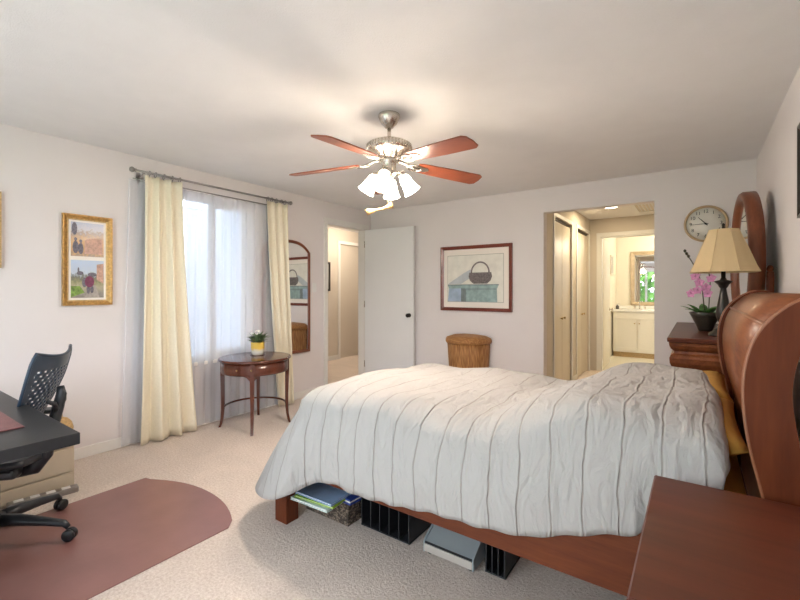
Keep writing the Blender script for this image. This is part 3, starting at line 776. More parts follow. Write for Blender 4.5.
    for r0, r1 in zip(rows, rows[1:]):
        for i in range(n):
            j = (i + 1) % n
            b.faces.new((r0[i], r0[j], r1[j], r1[i]))
    f = rows[0]
    bmesh.ops.remove_doubles(b, verts=list(f), dist=0.004)
    es = [e for e in b.edges if e.is_boundary and all(v.co.z > 0.69 and abs(v.co.y - y_m) < 0.05 for v in e.verts)]
    if es: bmesh.ops.holes_fill(b, edges=es, sides=0)
    o = obj('duvet', b, 'duvet', smooth=True)
    solidify(o, 0.012, -1)
    return tag(o, 'rumpled off-white pintucked duvet spread over the sleigh bed', 'duvet')
build_duvet()

# ------------------------------------------------------------------ things under the bed
bs = thing('storage_basket', 'low grey-brown woven basket under the foot of the bed', 'basket', (-1.725, 1.87, 0))
b = BM(); loft_rect(b, -0.175, 0.175, -0.17, 0.17, [(0.0, 0.008), (0.125, 0.0), (0.128, 0.006), (0.125, 0.012), (0.012, 0.02)]); obj('basket_body', b, 'greywicker', bs)
b = BM()
for k in range(4):
    c = [(-0.172, -0.167), (0.172, -0.167), (0.172, 0.167), (-0.172, 0.167)]
    tube(b, [(*c[k], 0.124), (*c[(k + 1) % 4], 0.124)], 0.007, 8)
obj('rim', b, 'greywicker', bs)
def folder(name, m, x, y, z, rz, w, d, t, lab, ry=0, rx=0):
    o = thing(name, lab, 'folder', (x, y, z), rz, 'folders lying on the woven basket'); o.rotation_euler = (rx, ry, rz)
    b = BM(); box(b, -w / 2, w / 2, -d / 2, d / 2, 0, t * 0.3, bevel=0.0006); obj('cover', b, m, o)
    b = BM(); box(b, -w / 2, w / 2, -d / 2, d / 2, t * 0.7, t, bevel=0.0006); obj('cover', b, m, o)
    b = BM(); box(b, -w / 2 + 0.004, w / 2 - 0.006, -d / 2 + 0.004, d / 2 - 0.004, t * 0.3, t * 0.7); obj('pages', b, 'white', o)
    return o
zf = 0.133
folder('paper_folder', 'fold_white', -1.715, 1.680, zf, R_(3), 0.27, 0.25, 0.016, 'pale aqua folder at the bottom of the pile on the woven basket', R_(0))
folder('paper_folder', 'fold_green', -1.700, 1.695, zf + 0.0175, R_(6), 0.27, 0.25, 0.010, 'lime green folder in the middle of the pile on the woven basket')
folder('paper_folder', 'fold_blue', -1.700, 1.700, zf + 0.029, R_(2), 0.27, 0.25, 0.014, 'pale blue folder on top of the pile on the woven basket')
o = folder('ring_binder', 'fold_navy', -1.545, 1.80, zf, R_(-4), 0.055, 0.22, 0.030, 'navy blue binder lying on the woven basket beside the folders')
o['category'] = 'binder'; o['group'] = ''
del o['group']
def rack(loc, w, d, h, nd, lab, rz=0):
    o = thing('file_rack', lab, 'file rack', loc, rz)
    b = BM(); box(b, 0, w, 0, d, 0.0, 0.008, bevel=0.002); obj('rack_base', b, 'black', o)
    b = BM(); box(b, 0, w, d - 0.006, d, 0.008, h); obj('rack_back', b, 'black', o)
    for k in range(nd):
        x = 0.003 + (w - 0.012) * k / (nd - 1)
        b = BM(); prism(b, [(0.0, 0.008), (d - 0.006, 0.008), (d - 0.006, h), (0.05, h), (0.0, h * 0.75)], x, x + 0.006, 'x'); obj('divider', b, 'black', o)
    return o
rack((-1.515, 1.765, 0), 0.325, 0.27, 0.27, 6, 'black upright file rack between the woven basket and the silver printer')
rack((-0.795, 1.80, 0), 0.10, 0.25, 0.22, 4, 'narrow black file rack beside the silver printer under the bed')
pr = thing('printer', 'silver-blue compact printer with a sloping lid on the carpet under the bed', 'printer', (-0.965, 1.757, 0))
W2 = 0.135
b = BM(); prism(b, [(0.0, 0.014), (0.33, 0.014), (0.33, 0.20), (0.27, 0.205), (0.02, 0.068), (0.0, 0.058)], -W2 + 0.008, W2 - 0.008, 'x', bevel=0.004); obj('printer_body', b, 'printer', pr)
b = BM(); box(b, -W2 + 0.006, W2 - 0.006, -0.008, 0.0, 0.016, 0.052, bevel=0.003); obj('front_cover', b, 'printerfront', pr)
b = BM(); box(b, -W2 + 0.006, W2 - 0.006, -0.002, 0.004, 0.052, 0.060); obj('lid_seam', b, 'black', pr)
for sgn in (-1, 1):
    x0 = sgn * W2; b = BM(); prism(b, [(-0.004, 0.010), (0.335, 0.010), (0.335, 0.208), (0.27, 0.213), (0.012, 0.074), (-0.004, 0.062)], min(x0, x0 - sgn * 0.008), max(x0, x0 - sgn * 0.008), 'x', bevel=0.002); obj('side_plate', b, 'printer', pr)
for xx in (-0.11, 0.11):
    for yy in (0.02, 0.3):
        b = BM(); lathe(b, [(0.012, 0), (0.012, 0.014)], 10, xx, yy); obj('foot', b, 'black', pr)

# ------------------------------------------------------------------ near nightstand
ns = thing('nightstand', 'cherry wood nightstand in the near corner beside the sleigh bed headboard', 'nightstand', (-0.10, 0.83, 0))
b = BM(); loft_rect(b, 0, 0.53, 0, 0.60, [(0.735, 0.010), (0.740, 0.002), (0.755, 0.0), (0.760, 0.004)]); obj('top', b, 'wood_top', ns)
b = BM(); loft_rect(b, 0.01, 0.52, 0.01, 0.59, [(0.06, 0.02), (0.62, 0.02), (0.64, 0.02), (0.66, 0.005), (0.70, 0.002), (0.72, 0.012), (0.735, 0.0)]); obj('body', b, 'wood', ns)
for k in range(3):
    z0 = 0.10 + k * 0.175
    b = BM(); box(b, 0.014, 0.032, 0.06, 0.54, z0, z0 + 0.16, bevel=0.004); dr = obj('drawer', b, 'wood_y', ns)
    b = BM(); lathe(b, [(0.008, 0), (0.008, 0.012), (0.016, 0.02), (0.012, 0.028), (0, 0.03)], 12, mtx=T(0.014, 0.30, z0 + 0.08) @ Matrix.Rotation(R_(-90), 4, 'Y')); obj('knob', b, 'darkmetal', dr)
for xx in (0.03, 0.44):
    for yy in (0.03, 0.51):
        b = BM(); loft_rect(b, xx, xx + 0.06, yy, yy + 0.06, [(0, 0.006), (0.04, 0.0), (0.06, 0.0)]); obj('foot', b, 'wood', ns)

# ------------------------------------------------------------------ dresser with mirror, lamp, orchid
DZT = 1.0
dx0, dx1, dy0, dy1 = -0.15, 0.425, 3.13, 4.70
dr_ = thing('dresser', 'long cherry wood dresser against the right wall, carrying the table lamp', 'dresser', (dx0, dy0, 0))
L, Wd = dy1 - dy0, dx1 - dx0
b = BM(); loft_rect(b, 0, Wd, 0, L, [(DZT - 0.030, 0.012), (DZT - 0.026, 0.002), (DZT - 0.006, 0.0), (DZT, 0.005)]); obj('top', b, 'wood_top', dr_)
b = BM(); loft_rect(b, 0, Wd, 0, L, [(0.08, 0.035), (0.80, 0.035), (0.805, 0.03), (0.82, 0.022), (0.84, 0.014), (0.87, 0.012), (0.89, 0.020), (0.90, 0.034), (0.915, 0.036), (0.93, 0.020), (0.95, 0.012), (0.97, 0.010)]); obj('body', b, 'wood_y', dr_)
for c in range(2):
    for k in range(3):
        y0 = 0.08 + c * 0.72; z0 = 0.11 + k * 0.225
        b = BM(); box(b, 0.016, 0.040, y0, y0 + 0.69, z0, z0 + 0.21, bevel=0.004); d = obj('drawer', b, 'wood_y', dr_)
        for yk in (0.17, 0.52):
            b = BM(); lathe(b, [(0.008, 0), (0.008, 0.012), (0.016, 0.02), (0.012, 0.028), (0, 0.03)], 12, mtx=T(0.016, y0 + yk, z0 + 0.105) @ Matrix.Rotation(R_(-90), 4, 'Y')); obj('knob', b, 'darkmetal', d)
for xx in (0.03, 0.47):
    for yy in (0.03, 1.47):
        b = BM(); loft_rect(b, xx, xx + 0.07, yy, yy + 0.07, [(0, 0.01), (0.05, 0.0), (0.08, 0.0)]); obj('foot', b, 'wood', dr_)
# oval mirror standing on dresser
mr = thing('dresser_mirror', 'oval wood-framed mirror standing on the dresser behind the lamp', 'mirror', (0.285, 3.90, DZT), R_(6))
a_, c_ = 0.34, 0.49; zc = 0.515
def ell(a, c, x, n=56): return [(x, a * math.cos(2 * PI * k / n), zc + c * math.sin(2 * PI * k / n)) for k in range(n)]
b = BM()
loops = []
for da, x in ((0.0, 0.05), (0.0, -0.015), (0.012, -0.03), (0.04, -0.034), (0.062, -0.022), (0.07, -0.004), (0.07, 0.05)):
    loops.append([b.verts.new(p) for p in ell(a_ - da, c_ - da, x)])
for i in range(len(loops)):
    p, q = loops[i], loops[(i + 1) % len(loops)]
    for k in range(56):
        j = (k + 1) % 56; b.faces.new((p[k], p[j], q[j], q[k])).smooth = True
obj('mirror_frame', b, 'mirrorframe', mr)
b = BM(); b.faces.new([b.verts.new(p) for p in ell(a_ - 0.068, c_ - 0.068, 0.0)]); mg = obj('mirror_glass', b, 'mirror', mr); solidify(mg, 0.006, -1)
for sgn in (-1, 1):
    b = BM(); box(b, 0.052, 0.085, sgn * 0.345 - 0.022, sgn * 0.345 + 0.022, 0, 0.42, bevel=0.006); po = obj('support_post', b, 'wood_z', mr)
    b = BM(); lathe(b, [(0.014, 0.42), (0.020, 0.435), (0.012, 0.455), (0, 0.462)], 12, 0.068, sgn * 0.345); obj('finial', b, 'wood_z', po)
b = BM(); box(b, 0.052, 0.085, -0.345, 0.345, 0.0, 0.05, bevel=0.005); obj('support_rail', b, 'wood_y', mr)
# lamp
lp = thing('table_lamp', 'table lamp with cream panelled shade and dark metal stem on the dresser', 'lamp', (0.145, 3.42, DZT))
b = BM(); lathe(b, [(0.078, 0), (0.080, 0.012), (0.070, 0.022), (0.056, 0.028), (0.052, 0.045), (0.034, 0.055), (0.028, 0.065)], 24); obj('base', b, 'darkmetal', lp)
b = BM(); lathe(b, [(0.028, 0.06), (0.034, 0.07), (0.022, 0.085), (0.030, 0.10), (0.040, 0.13), (0.040, 0.16), (0.030, 0.22), (0.020, 0.28), (0.016, 0.31), (0.024, 0.32), (0.030, 0.335), (0.045, 0.35), (0.050, 0.357), (0.020, 0.365), (0.012, 0.38), (0.012, 0.46)], 20); obj('stem', b, 'darkmetal', lp)
b = BM()
n = 8
def oct_ring(r, z, seg=8):
    out = []
    for k in range(seg):
        for s_ in range(2):
            a = 2 * PI * (k + s_ * 0.5) / seg + PI / 8
            rr = r if s_ == 0 else r * 0.945
            out.append(b.verts.new((rr * math.cos(a), rr * math.sin(a), z)))
    return out
rg = [oct_ring(r, z) for r, z in ((0.192, 0.415), (0.172, 0.455), (0.152, 0.51), (0.125, 0.58), (0.098, 0.645), (0.082, 0.690))]
for p, q in zip(rg, rg[1:]):
    for k in range(16): b.faces.new((p[k], p[(k + 1) % 16], q[(k + 1) % 16], q[k]))
shade = obj('lamp_shade', b, 'lampshade', lp); solidify(shade, 0.003, -1)
b = BM()
for k in range(8):
    a = 2 * PI * k / 8 + PI / 8
    tube(b, [(r * math.cos(a) * 1.004, r * math.sin(a) * 1.004, z) for r, z in ((0.192, 0.415), (0.172, 0.455), (0.152, 0.51), (0.125, 0.58), (0.098, 0.645), (0.082, 0.690))], 0.0022, 5)
obj('shade_piping', b, 'lampshade', shade)
b = BM(); tube(b, [(0.078, 0, 0.685), (0.0, 0, 0.685), (-0.078, 0, 0.685)], 0.002, 5); tube(b, [(0, 0.078, 0.685), (0, -0.078, 0.685)], 0.002, 5); tube(b, [(0, 0, 0.46), (0, 0, 0.70)], 0.003, 6); obj('harp', b, 'darkmetal', lp)
b = BM(); lathe(b, [(0.004, 0.695), (0.010, 0.703), (0.007, 0.715), (0.011, 0.722), (0, 0.735)], 12); obj('finial', b, 'darkmetal', lp)
# orchid
oc = thing('potted_orchid', 'pink orchid in a dark tapered bowl on the dresser behind the lamp', 'plant', (0.055, 3.80, DZT))
b = BM(); lathe(b, [(0.038, 0), (0.045, 0.01), (0.06, 0.05), (0.085, 0.105), (0.10, 0.135), (0.096, 0.138), (0.082, 0.11)], 24); obj('pot', b, 'bowl', oc)
def leaf_blade(b, base, direc, length, width, droop, mi=0, n=6):
    base = Vector(base); d = Vector(direc).normalized(); side = d.cross(Vector((0, 0, 1)))
    if side.length < 1e-3: side = Vector((1, 0, 0))
    side.normalize(); prev = None
    for i in range(n + 1):
        t = i / n; p = base + d * (length * t) + Vector((0, 0, -droop * t * t))
        w = width * math.sin(PI * min(1, 0.08 + 0.92 * t) ** 0.8) * 0.5 if i < n else 0.0005
        q = (b.verts.new(p - side * w), b.verts.new(p + Vector((0, 0, -w * 0.25))), b.verts.new(p + side * w))
        if prev:
            for k in range(2): f = b.faces.new((prev[k], prev[k + 1], q[k + 1], q[k])); f.smooth = True; f.material_index = mi
        prev = q
b = BM()
for k in range(9):
    a = 2 * PI * k / 9 + 0.3; leaf_blade(b, (0.03 * math.cos(a), 0.03 * math.sin(a), 0.125), (math.cos(a), math.sin(a), 0.55 + 0.3 * (k % 3)), 0.16, 0.055, 0.05)
lf = obj('leaves', b, 'leaf', oc); solidify(lf, 0.002)
spk = [[(0.0, 0, 0.12), (-0.01, 0, 0.22), (-0.02, 0, 0.34), (-0.045, -0.02, 0.44), (-0.085, -0.03, 0.52), (-0.115, -0.04, 0.575)], [(0.02, 0.01, 0.12), (0.025, 0.01, 0.24), (0.03, 0.0, 0.36), (0.02, -0.03, 0.44)]]
b = BM()
for s in spk: tube(b, s, 0.004, 6)
for p in ((-0.112, -0.04, 0.57), (-0.10, -0.035, 0.55), (-0.122, -0.042, 0.59)):
    lathe(b, [(0, -0.014), (0.009, -0.004), (0.009, 0.006), (0, 0.014)], 8, mtx=T(*p))
obj('flower_stems', b, 'stem', oc)
def flower(b, c, face, r):
    f = Vector(face).normalized(); u = f.cross(Vector((0, 0, 1))).normalized(); v = u.cross(f)
    c = Vector(c)
    for k in range(5):
        a = 2 * PI * k / 5 + PI / 2; d = u * math.cos(a) + v * math.sin(a); s = u * -math.sin(a) + v * math.cos(a)
        w = r * (0.55 if k % 2 else 0.42)
        p = [c, c + d * r * 0.45 - s * w + f * r * 0.1, c + d * r + f * r * 0.05, c + d * r * 0.45 + s * w + f * r * 0.1]
        b.faces.new([b.verts.new(q) for q in p])
    lathe(b, [(0, -r * 0.15), (r * 0.18, 0), (0, r * 0.25)], 8, mtx=T(*(c + f * r * 0.15)))
fpos = [(-0.06, -0.03, 0.40), (-0.035, -0.03, 0.355), (-0.085, -0.035, 0.275), (-0.045, -0.05, 0.30), (0.005, -0.05, 0.32), (0.015, -0.04, 0.275), (0.035, -0.02, 0.385)]
for i, p in enumerate(fpos):
    b = BM(); flower(b, p, (-0.3 + 0.2 * math.sin(i * 2.1), -0.9, 0.15 * math.cos(i)), 0.036); fo = obj('flower', b, 'petalpink', oc); solidify(fo, 0.002)

# ------------------------------------------------------------------ wall clock
ck = thing('wall_clock', 'round cream wall clock with tan rim on the far wall', 'clock', (0.073, YF, 1.905))
face_m = Matrix.Rotation(R_(90), 4, 'X')
b = BM(); lathe(b, [(0.150, 0.0), (0.166, 0.0), (0.167, 0.018), (0.160, 0.030), (0.150, 0.030), (0.146, 0.018), (0.146, 0.0)], 48, mtx=face_m, cap=False); obj('rim', b, 'clockrim', ck)
b = BM(); lathe(b, [(0.0, 0.012), (0.148, 0.012), (0.148, 0.001), (0, 0.001)], 48, mtx=face_m); obj('dial', b, 'cream', ck)
for h in range(1, 13):
    cu = bpy.data.curves.new('numeral', 'FONT'); cu.body = str(h); cu.size = 0.042; cu.align_x = 'CENTER'; cu.align_y = 'CENTER'; cu.extrude = 0.0008
    to = bpy.data.objects.new('numeral', cu)
    COL.objects.link(to)
    dg = bpy.context.evaluated_depsgraph_get(); me = bpy.data.meshes.new_from_object(to.evaluated_get(dg)); bpy.data.objects.remove(to)
    me.materials.clear(); me.materials.append(M['ink'])
    no = bpy.data.objects.new('numeral', me); COL.objects.link(no); no.parent = ck
    a = R_(90 - 30 * h); no.location = (0.113 * math.cos(a), -0.0135, 0.113 * math.sin(a)); no.rotation_euler = (R_(90), 0, 0)
def hand(nm, ang, ln, w, yy):
    a = R_(90 - ang); c, s = math.cos(a), math.sin(a)
    b = BM(); prism(b, [(-0.02 * c - w * s, -0.02 * s + w * c), (ln * c - w * 0.4 * s, ln * s + w * 0.4 * c), (ln * c + w * 0.4 * s, ln * s - w * 0.4 * c), (-0.02 * c + w * s, -0.02 * s - w * c)], yy - 0.002, yy, 'y'); obj(nm, b, 'ink', ck)
hand('hour_hand', 318, 0.085, 0.005, -0.016); hand('minute_hand', 268, 0.112, 0.003, -0.019)
b = BM(); lathe(b, [(0.008, 0.012), (0.008, 0.022), (0, 0.023)], 12, mtx=face_m); obj('hub', b, 'ink', ck)

# ------------------------------------------------------------------ still-life picture on the far wall
def art_poly(bm, pts, y, mi):
    f = bm.faces.new([bm.verts.new((x, y, z)) for x, z in pts]); f.material_index = mi
sl = thing('framed_picture', 'red-brown framed still life of a basket on a teal chest, far wall', 'picture', (-2.22, YF, 1.445))
w2, h2 = 0.475, 0.405
b = BM(); frame_rect(b, 'y', -w2, w2, -h2, h2, 0.042, -0.002, -0.028); obj('frame', b, 'redframe', sl)
b = BM(); box(b, -w2 + 0.03, w2 - 0.03, -0.010, -0.003, -h2 + 0.03, h2 - 0.03); obj('mat_board', b, 'matboard', sl)
b = BM(); y = -0.0105
pw0, pw1, ph0, ph1 = -0.375, 0.365, -0.29, 0.285
art_poly(b, [(pw0 - .006, ph0 - .006), (pw1 + .006, ph0 - .006), (pw1 + .006, ph1 + .006), (pw0 - .006, ph1 + .006)], y, 5)
art_poly(b, [(pw0, ph0), (pw1, ph0), (pw1, ph1), (pw0, ph1)], y - .0004, 0)
art_poly(b, [(pw0, ph0), (-0.19, ph0), (-0.19, -0.08), (pw0 + .02, -0.08)], y - .0008, 2)
art_poly(b, [(-0.375, -0.07), (-0.19, -0.07), (-0.02, 0.03), (-0.06, 0.11), (-0.16, 0.06)], y - .0006, 6)
art_poly(b, [(-0.19, ph0), (-0.13, ph0), (-0.13, -0.12), (-0.19, -0.10)], y - .0008, 3)
art_poly(b, [(-0.13, ph0), (0.29, ph0), (0.285, -0.12), (-0.13, -0.12)], y - .0010, 1)
art_poly(b, [(-0.375, -0.075), (0.31, -0.075), (0.31, -0.088), (-0.375, -0.088)], y - .0014, 3)
art_poly(b, [(-0.375, -0.088), (0.305, -0.088), (0.29, -0.125), (-0.36, -0.125)], y - .0012, 1)
art_poly(b, [(-0.13, -0.13), (-0.12, -0.13), (-0.12, ph0), (-0.13, ph0)], y - .0014, 3)
art_poly(b, [(-0.13, -0.128), (0.285, -0.128), (0.285, -0.138), (-0.13, -0.138)], y - .0014, 3)
bk = [(-0.075, 0.07), (0.215, 0.07), (0.225, 0.02), (0.205, -0.03), (0.16, -0.068), (-0.02, -0.068), (-0.065, -0.03), (-0.085, 0.02)]
art_poly(b, bk, y - .0016, 4)
arcp = [(0.07 + 0.125 * math.cos(t), 0.07 + 0.135 * math.sin(t)) for t in [PI * k / 16 for k in range(17)]]
arci = [(0.07 + 0.106 * math.cos(t), 0.07 + 0.116 * math.sin(t)) for t in [PI * k / 16 for k in range(17)]]
for k in range(16): art_poly(b, [arcp[k], arcp[k + 1], arci[k + 1], arci[k]], y - .0016, 4)
M['art_shade'] = mat('print_painted_shadow', (0.50, 0.54, 0.57), 0.6, var=0.1, scale=10)
obj('print', b, ['art_bg', 'art_chest', 'art_blue', 'art_dark', 'art_basket', 'art_line', 'art_shade'], sl)

# photo frame on left wall
pf = thing('photo_frame', 'gold frame holding two holiday photographs, left wall beside the curtain', 'picture', (XL, 1.253, 1.53))
hw, hh = 0.163, 0.348
b = BM(); frame_rect(b, 'x', -hw, hw, -hh, hh, 0.034, 0.0, 0.03); obj('frame', b, 'gold', pf)
b = BM(); frame_rect(b, 'x', -hw + 0.032, hw - 0.032, -hh + 0.032, hh - 0.032, 0.010, 0.0, 0.016); obj('inner_slip', b, 'goldlight', pf)
b = BM(); box(b, 0.002, 0.008, -hw + 0.03, hw - 0.03, -hh + 0.03, hh - 0.03); obj('mat_board', b, 'matboard', pf)
def pp(bm, pts, x, mi):
    f = bm.faces.new([bm.verts.new((x, y, z)) for y, z in pts]); f.material_index = mi
def blob(bm, cy, cz, ry, rz_, x, mi, n=10):
    pp(bm, [(cy + ry * math.cos(2 * PI * k / n), cz + rz_ * math.sin(2 * PI * k / n)) for k in range(n)], x, mi)
b = BM(); pp(b, [(-0.108, 0.030), (0.108, 0.030), (0.108, 0.292), (-0.108, 0.292)], 0.0085, 0)
pp(b, [(-0.02, 0.05), (0.100, 0.05), (0.100, 0.17), (0.05, 0.18), (-0.02, 0.16)], 0.0088, 2)
for cy, cz, ry, rz_ in ((-0.078, 0.10, 0.020, 0.05), (-0.045, 0.09, 0.018, 0.045), (-0.078, 0.16, 0.010, 0.014), (-0.045, 0.147, 0.010, 0.014), (-0.085, 0.24, 0.018, 0.05)): blob(b, cy, cz, ry, rz_, 0.0092, 1)
obj('photograph', b, ['photo_a', 'p_dark', 'p_pink'], pf)
b = BM(); pp(b, [(-0.108, -0.290), (0.108, -0.290), (0.108, 0.000), (-0.108, 0.000)], 0.0085, 0)
pp(b, [(-0.108, -0.285), (-0.02, -0.25), (-0.05, -0.20), (-0.108, -0.20)], 0.0088, 3)
pp(b, [(-0.02, -0.288), (0.08, -0.288), (0.05, -0.19), (0.02, -0.19)], 0.0088, 4)
pp(b, [(0.06, -0.15), (0.106, -0.18), (0.106, -0.02), (0.06, -0.03)], 0.0088, 5)
for cy, cz, ry, rz_, mi in ((0.012, -0.165, 0.032, 0.045, 2), (-0.02, -0.17, 0.018, 0.04, 1), (0.004, -0.225, 0.012, 0.035, 1), (0.028, -0.225, 0.012, 0.03, 1), (-0.05, -0.10, 0.022, 0.016, 1), (-0.06, -0.075, 0.006, 0.02, 1), (0.03, -0.11, 0.03, 0.018, 1)): blob(b, cy, cz, ry, rz_, 0.0092 + 0.0002 * mi, mi)
obj('photograph', b, ['photo_b', 'p_dark', 'p_plum', 'p_green', 'p_path', 'p_pink'], pf)
# frames that only poke into view
pl_ = thing('framed_picture', 'tan wooden picture frame at the edge of the left wall above the desk', 'picture', (XL, 0.535, 1.71))
b = BM(); frame_rect(b, 'x', -0.22, 0.22, -0.26, 0.26, 0.03, 0.0, 0.025); obj('frame', b, 'tan', pl_)
b = BM(); box(b, 0.002, 0.008, -0.195, 0.195, -0.235, 0.235); obj('mat_board', b, 'matboard', pl_)
pr_ = thing('framed_picture', 'dark framed picture on the right wall above the headboard', 'picture', (XR, 2.136, 1.877))
b = BM(); frame_rect(b, 'x', -0.67, 0.67, -0.225, 0.225, 0.035, 0.0, -0.025); obj('frame', b, 'darkmetal', pr_)
b = BM(); box(b, -0.010, -0.003, -0.64, 0.64, -0.20, 0.20); obj('mat_board', b, 'matboard', pr_)

# ------------------------------------------------------------------ wall mirror with arched top
wm = thing('wall_mirror', 'tall arched wall mirror in a wood frame beside the yellow curtain', 'mirror', (XL, 3.20, 0.55))
def arch(o, x, y0=-0.345, y1=0.345, z0=0.0, zs=1.20, zt=1.335):
    pts = [(x, y0 + o, z0 + o), (x, y1 - o, z0 + o), (x, y1 - o, zs)]
    n = 16
    for k in range(1, n):
        t = k / n; yy = (y1 - o) + ((y0 + o) - (y1 - o)) * t
        u = abs(2 * t - 1); pts.append((x, yy, zs + (zt - o - zs) * (1 - u ** 3.2)))
    pts.append((x, y0 + o, zs))
    return pts
b = BM(); lp_ = []
for o, x in ((0, 0.0), (0, 0.024), (0.010, 0.030), (0.026, 0.024), (0.034, 0.014), (0.034, 0.0)): lp_.append([b.verts.new(p) for p in arch(o, x)])
for i in range(len(lp_)):
    p, q = lp_[i], lp_[(i + 1) % len(lp_)]
    for k in range(len(p)): b.faces.new((p[k], p[(k + 1) % len(p)], q[(k + 1) % len(p)], q[k]))
obj('mirror_frame', b, 'mirrorframe', wm)
b = BM(); b.faces.new([b.verts.new(p) for p in arch(0.03, 0.010)]); g = obj('mirror_glass', b, 'mirror', wm); solidify(g, 0.006, 0)
# switch plate
sw = thing('light_switch', 'small white light switch plate beside the wall mirror', 'switch', (XL, 3.63, 1.33))
b = BM(); box(b, 0, 0.006, -0.035, 0.035, -0.058, 0.058, bevel=0.003); obj('plate', b, 'white', sw)
b = BM(); box(b, 0.006, 0.014, -0.006, 0.006, -0.012, 0.012, bevel=0.002); obj('toggle', b, 'white', sw)
# landing picture
lpz = thing('framed_picture', 'narrow dark framed picture on the landing wall seen through the bedroom doorway', 'picture', (-5.5, 5.33, 1.545))
b = BM(); frame_rect(b, 'x', -0.19, 0.19, -0.265, 0.265, 0.035, 0.0, 0.03); obj('frame', b, 'darkmetal', lpz)
b = BM(); box(b, 0.002, 0.01, -0.165, 0.165, -0.24, 0.24); obj('mat_board', b, 'art_bg', lpz)

# ------------------------------------------------------------------ hamper
hp = thing('laundry_hamper', 'half-moon honey wicker laundry hamper against the far wall', 'hamper', (-2.275, 4.715, 0))
def halfmoon(w, d, z, n=22):
    return [(w * math.cos(PI + PI * k / n) , -d * abs(math.sin(PI * k / n)) ** 0.8, z) for k in range(n + 1)]
b = BM(); rings = [[b.verts.new(p) for p in halfmoon(w, d, z)] for w, d, z in ((0.225, 0.25, 0.0), (0.235, 0.265, 0.2), (0.25, 0.285, 0.45), (0.262, 0.30, 0.655))]
for p, q in zip(rings, rings[1:]):
    for k in range(len(p)):
        f = b.faces.new((p[k], p[(k + 1) % len(p)], q[(k + 1) % len(p)], q[k])); f.smooth = k < len(p) - 1
b.faces.new(rings[0][::-1]); b.faces.new(rings[-1]); obj('hamper_body', b, 'wicker', hp)
b = BM(); rings = [[b.verts.new(p) for p in halfmoon(w, d, z)] for w, d, z in ((0.270, 0.310, 0.657), (0.282, 0.322, 0.675), (0.282, 0.322, 0.70), (0.272, 0.310, 0.722), (0.20, 0.23, 0.748), (0.08, 0.10, 0.758))]
for p, q in zip(rings, rings[1:]):
    for k in range(len(p)):
        f = b.faces.new((p[k], p[(k + 1) % len(p)], q[(k + 1) % len(p)], q[k])); f.smooth = k < len(p) - 1
b.faces.new(rings[0][::-1]); b.faces.new(rings[-1]); obj('lid', b, 'wickerlid', hp)

# ------------------------------------------------------------------ round side table + plant
st = thing('side_table', 'round mahogany side table on four sabre legs in front of the window', 'table', (-3.475, 2.49, 0), R_(-8))
b = BM(); lathe(b, [(0.0, 0.632), (0.318, 0.632), (0.330, 0.638), (0.335, 0.648), (0.330, 0.657), (0.318, 0.660), (0.0, 0.660)], 48); obj('tabletop', b, 'mahog', st)
b = BM(); lathe(b, [(0.300, 0.525), (0.306, 0.523), (0.310, 0.53), (0.310, 0.632), (0.290, 0.632), (0.290, 0.525)], 48, cap=False)
obj('apron', b, 'mahog', st)
b = BM(); n = 8
for k in range(n):
    a0, a1 = R_(-62 + 34 * k / n), R_(-62 + 34 * (k + 1) / n)
    vs = [(0.3125 * math.cos(a), 0.3125 * math.sin(a), z) for a, z in ((a0, 0.545), (a1, 0.545), (a1, 0.618), (a0, 0.618))]
    b.faces.new([b.verts.new(v) for v in vs])
d = obj('drawer', b, 'mahog', st); solidify(d, 0.006, -1)
for a in (-57, -34):
    b = BM(); lathe(b, [(0.004, 0), (0.004, 0.008), (0.009, 0.012), (0, 0.018)], 10, mtx=rotz(R_(a)) @ T(0.314, 0, 0.58) @ Matrix.Rotation(R_(90), 4, 'Y')); obj('knob', b, 'brass', d)
for k, a in enumerate((-33.0, 57.0, 147.0, 237.0)):
    b = BM(); c, s = math.cos(R_(a)), math.sin(R_(a))
    pr2 = [(0.296, 0.632, 0.019), (0.296, 0.52, 0.019), (0.294, 0.40, 0.0175), (0.292, 0.28, 0.016), (0.293, 0.17, 0.0145), (0.299, 0.09, 0.013), (0.311, 0.03, 0.012), (0.322, 0.0, 0.011)]
    rings = []
    for r, z, h in pr2:
        rings.append([b.verts.new((r * c + u * c - v * s, r * s + u * s + v * c, z)) for u, v in ((-h, -h), (h, -h), (h, h), (-h, h))])
    for p, q in zip(rings, rings[1:]):
        for j in range(4): b.faces.new((p[j], p[(j + 1) % 4], q[(j + 1) % 4], q[j]))
    b.faces.new(rings[0]); b.faces.new(rings[-1][::-1])
    for sg in (-1, 1):   # small shaped bracket under the apron
        pts = [(sg * (0.02 + 0.06 * t), 0.525 - 0.045 * (1 - t) ** 2) for t in (0, .25, .5, .75, 1)]
        for (v0, z0), (v1, z1) in zip(pts, pts[1:]):
            qs = [(v0, 0.53), (v1, 0.53), (v1, z1), (v0, z0)]
            fr = [b.verts.new((0.305 * c - v * s, 0.305 * s + v * c, z)) for v, z in qs]; bk_ = [b.verts.new((0.292 * c - v * s, 0.292 * s + v * c, z)) for v, z in qs]
            b.faces.new(fr); b.faces.new(bk_[::-1])
            for j in range(4): b.faces.new((fr[j], fr[(j + 1) % 4], bk_[(j + 1) % 4], bk_[j]))
    obj('leg', b, 'mahog', st)
b = BM(); tube(b, [(0.285 * math.cos(R_(t)), 0.285 * math.sin(R_(t)), 0.19) for t in range(57, 238, 10)], 0.010, 6); obj('stretcher', b, 'mahog', st)
pp_ = thing('potted_plant', 'small flowering plant in a yellow and white glazed pot on the side table', 'plant', (-3.53, 2.555, 0.661))
b = BM(); lathe(b, [(0.045, 0), (0.052, 0.004), (0.060, 0.03), (0.064, 0.07), (0.064, 0.11), (0.067, 0.125), (0.062, 0.128), (0.057, 0.11)], 28); obj('pot', b, 'pot', pp_)
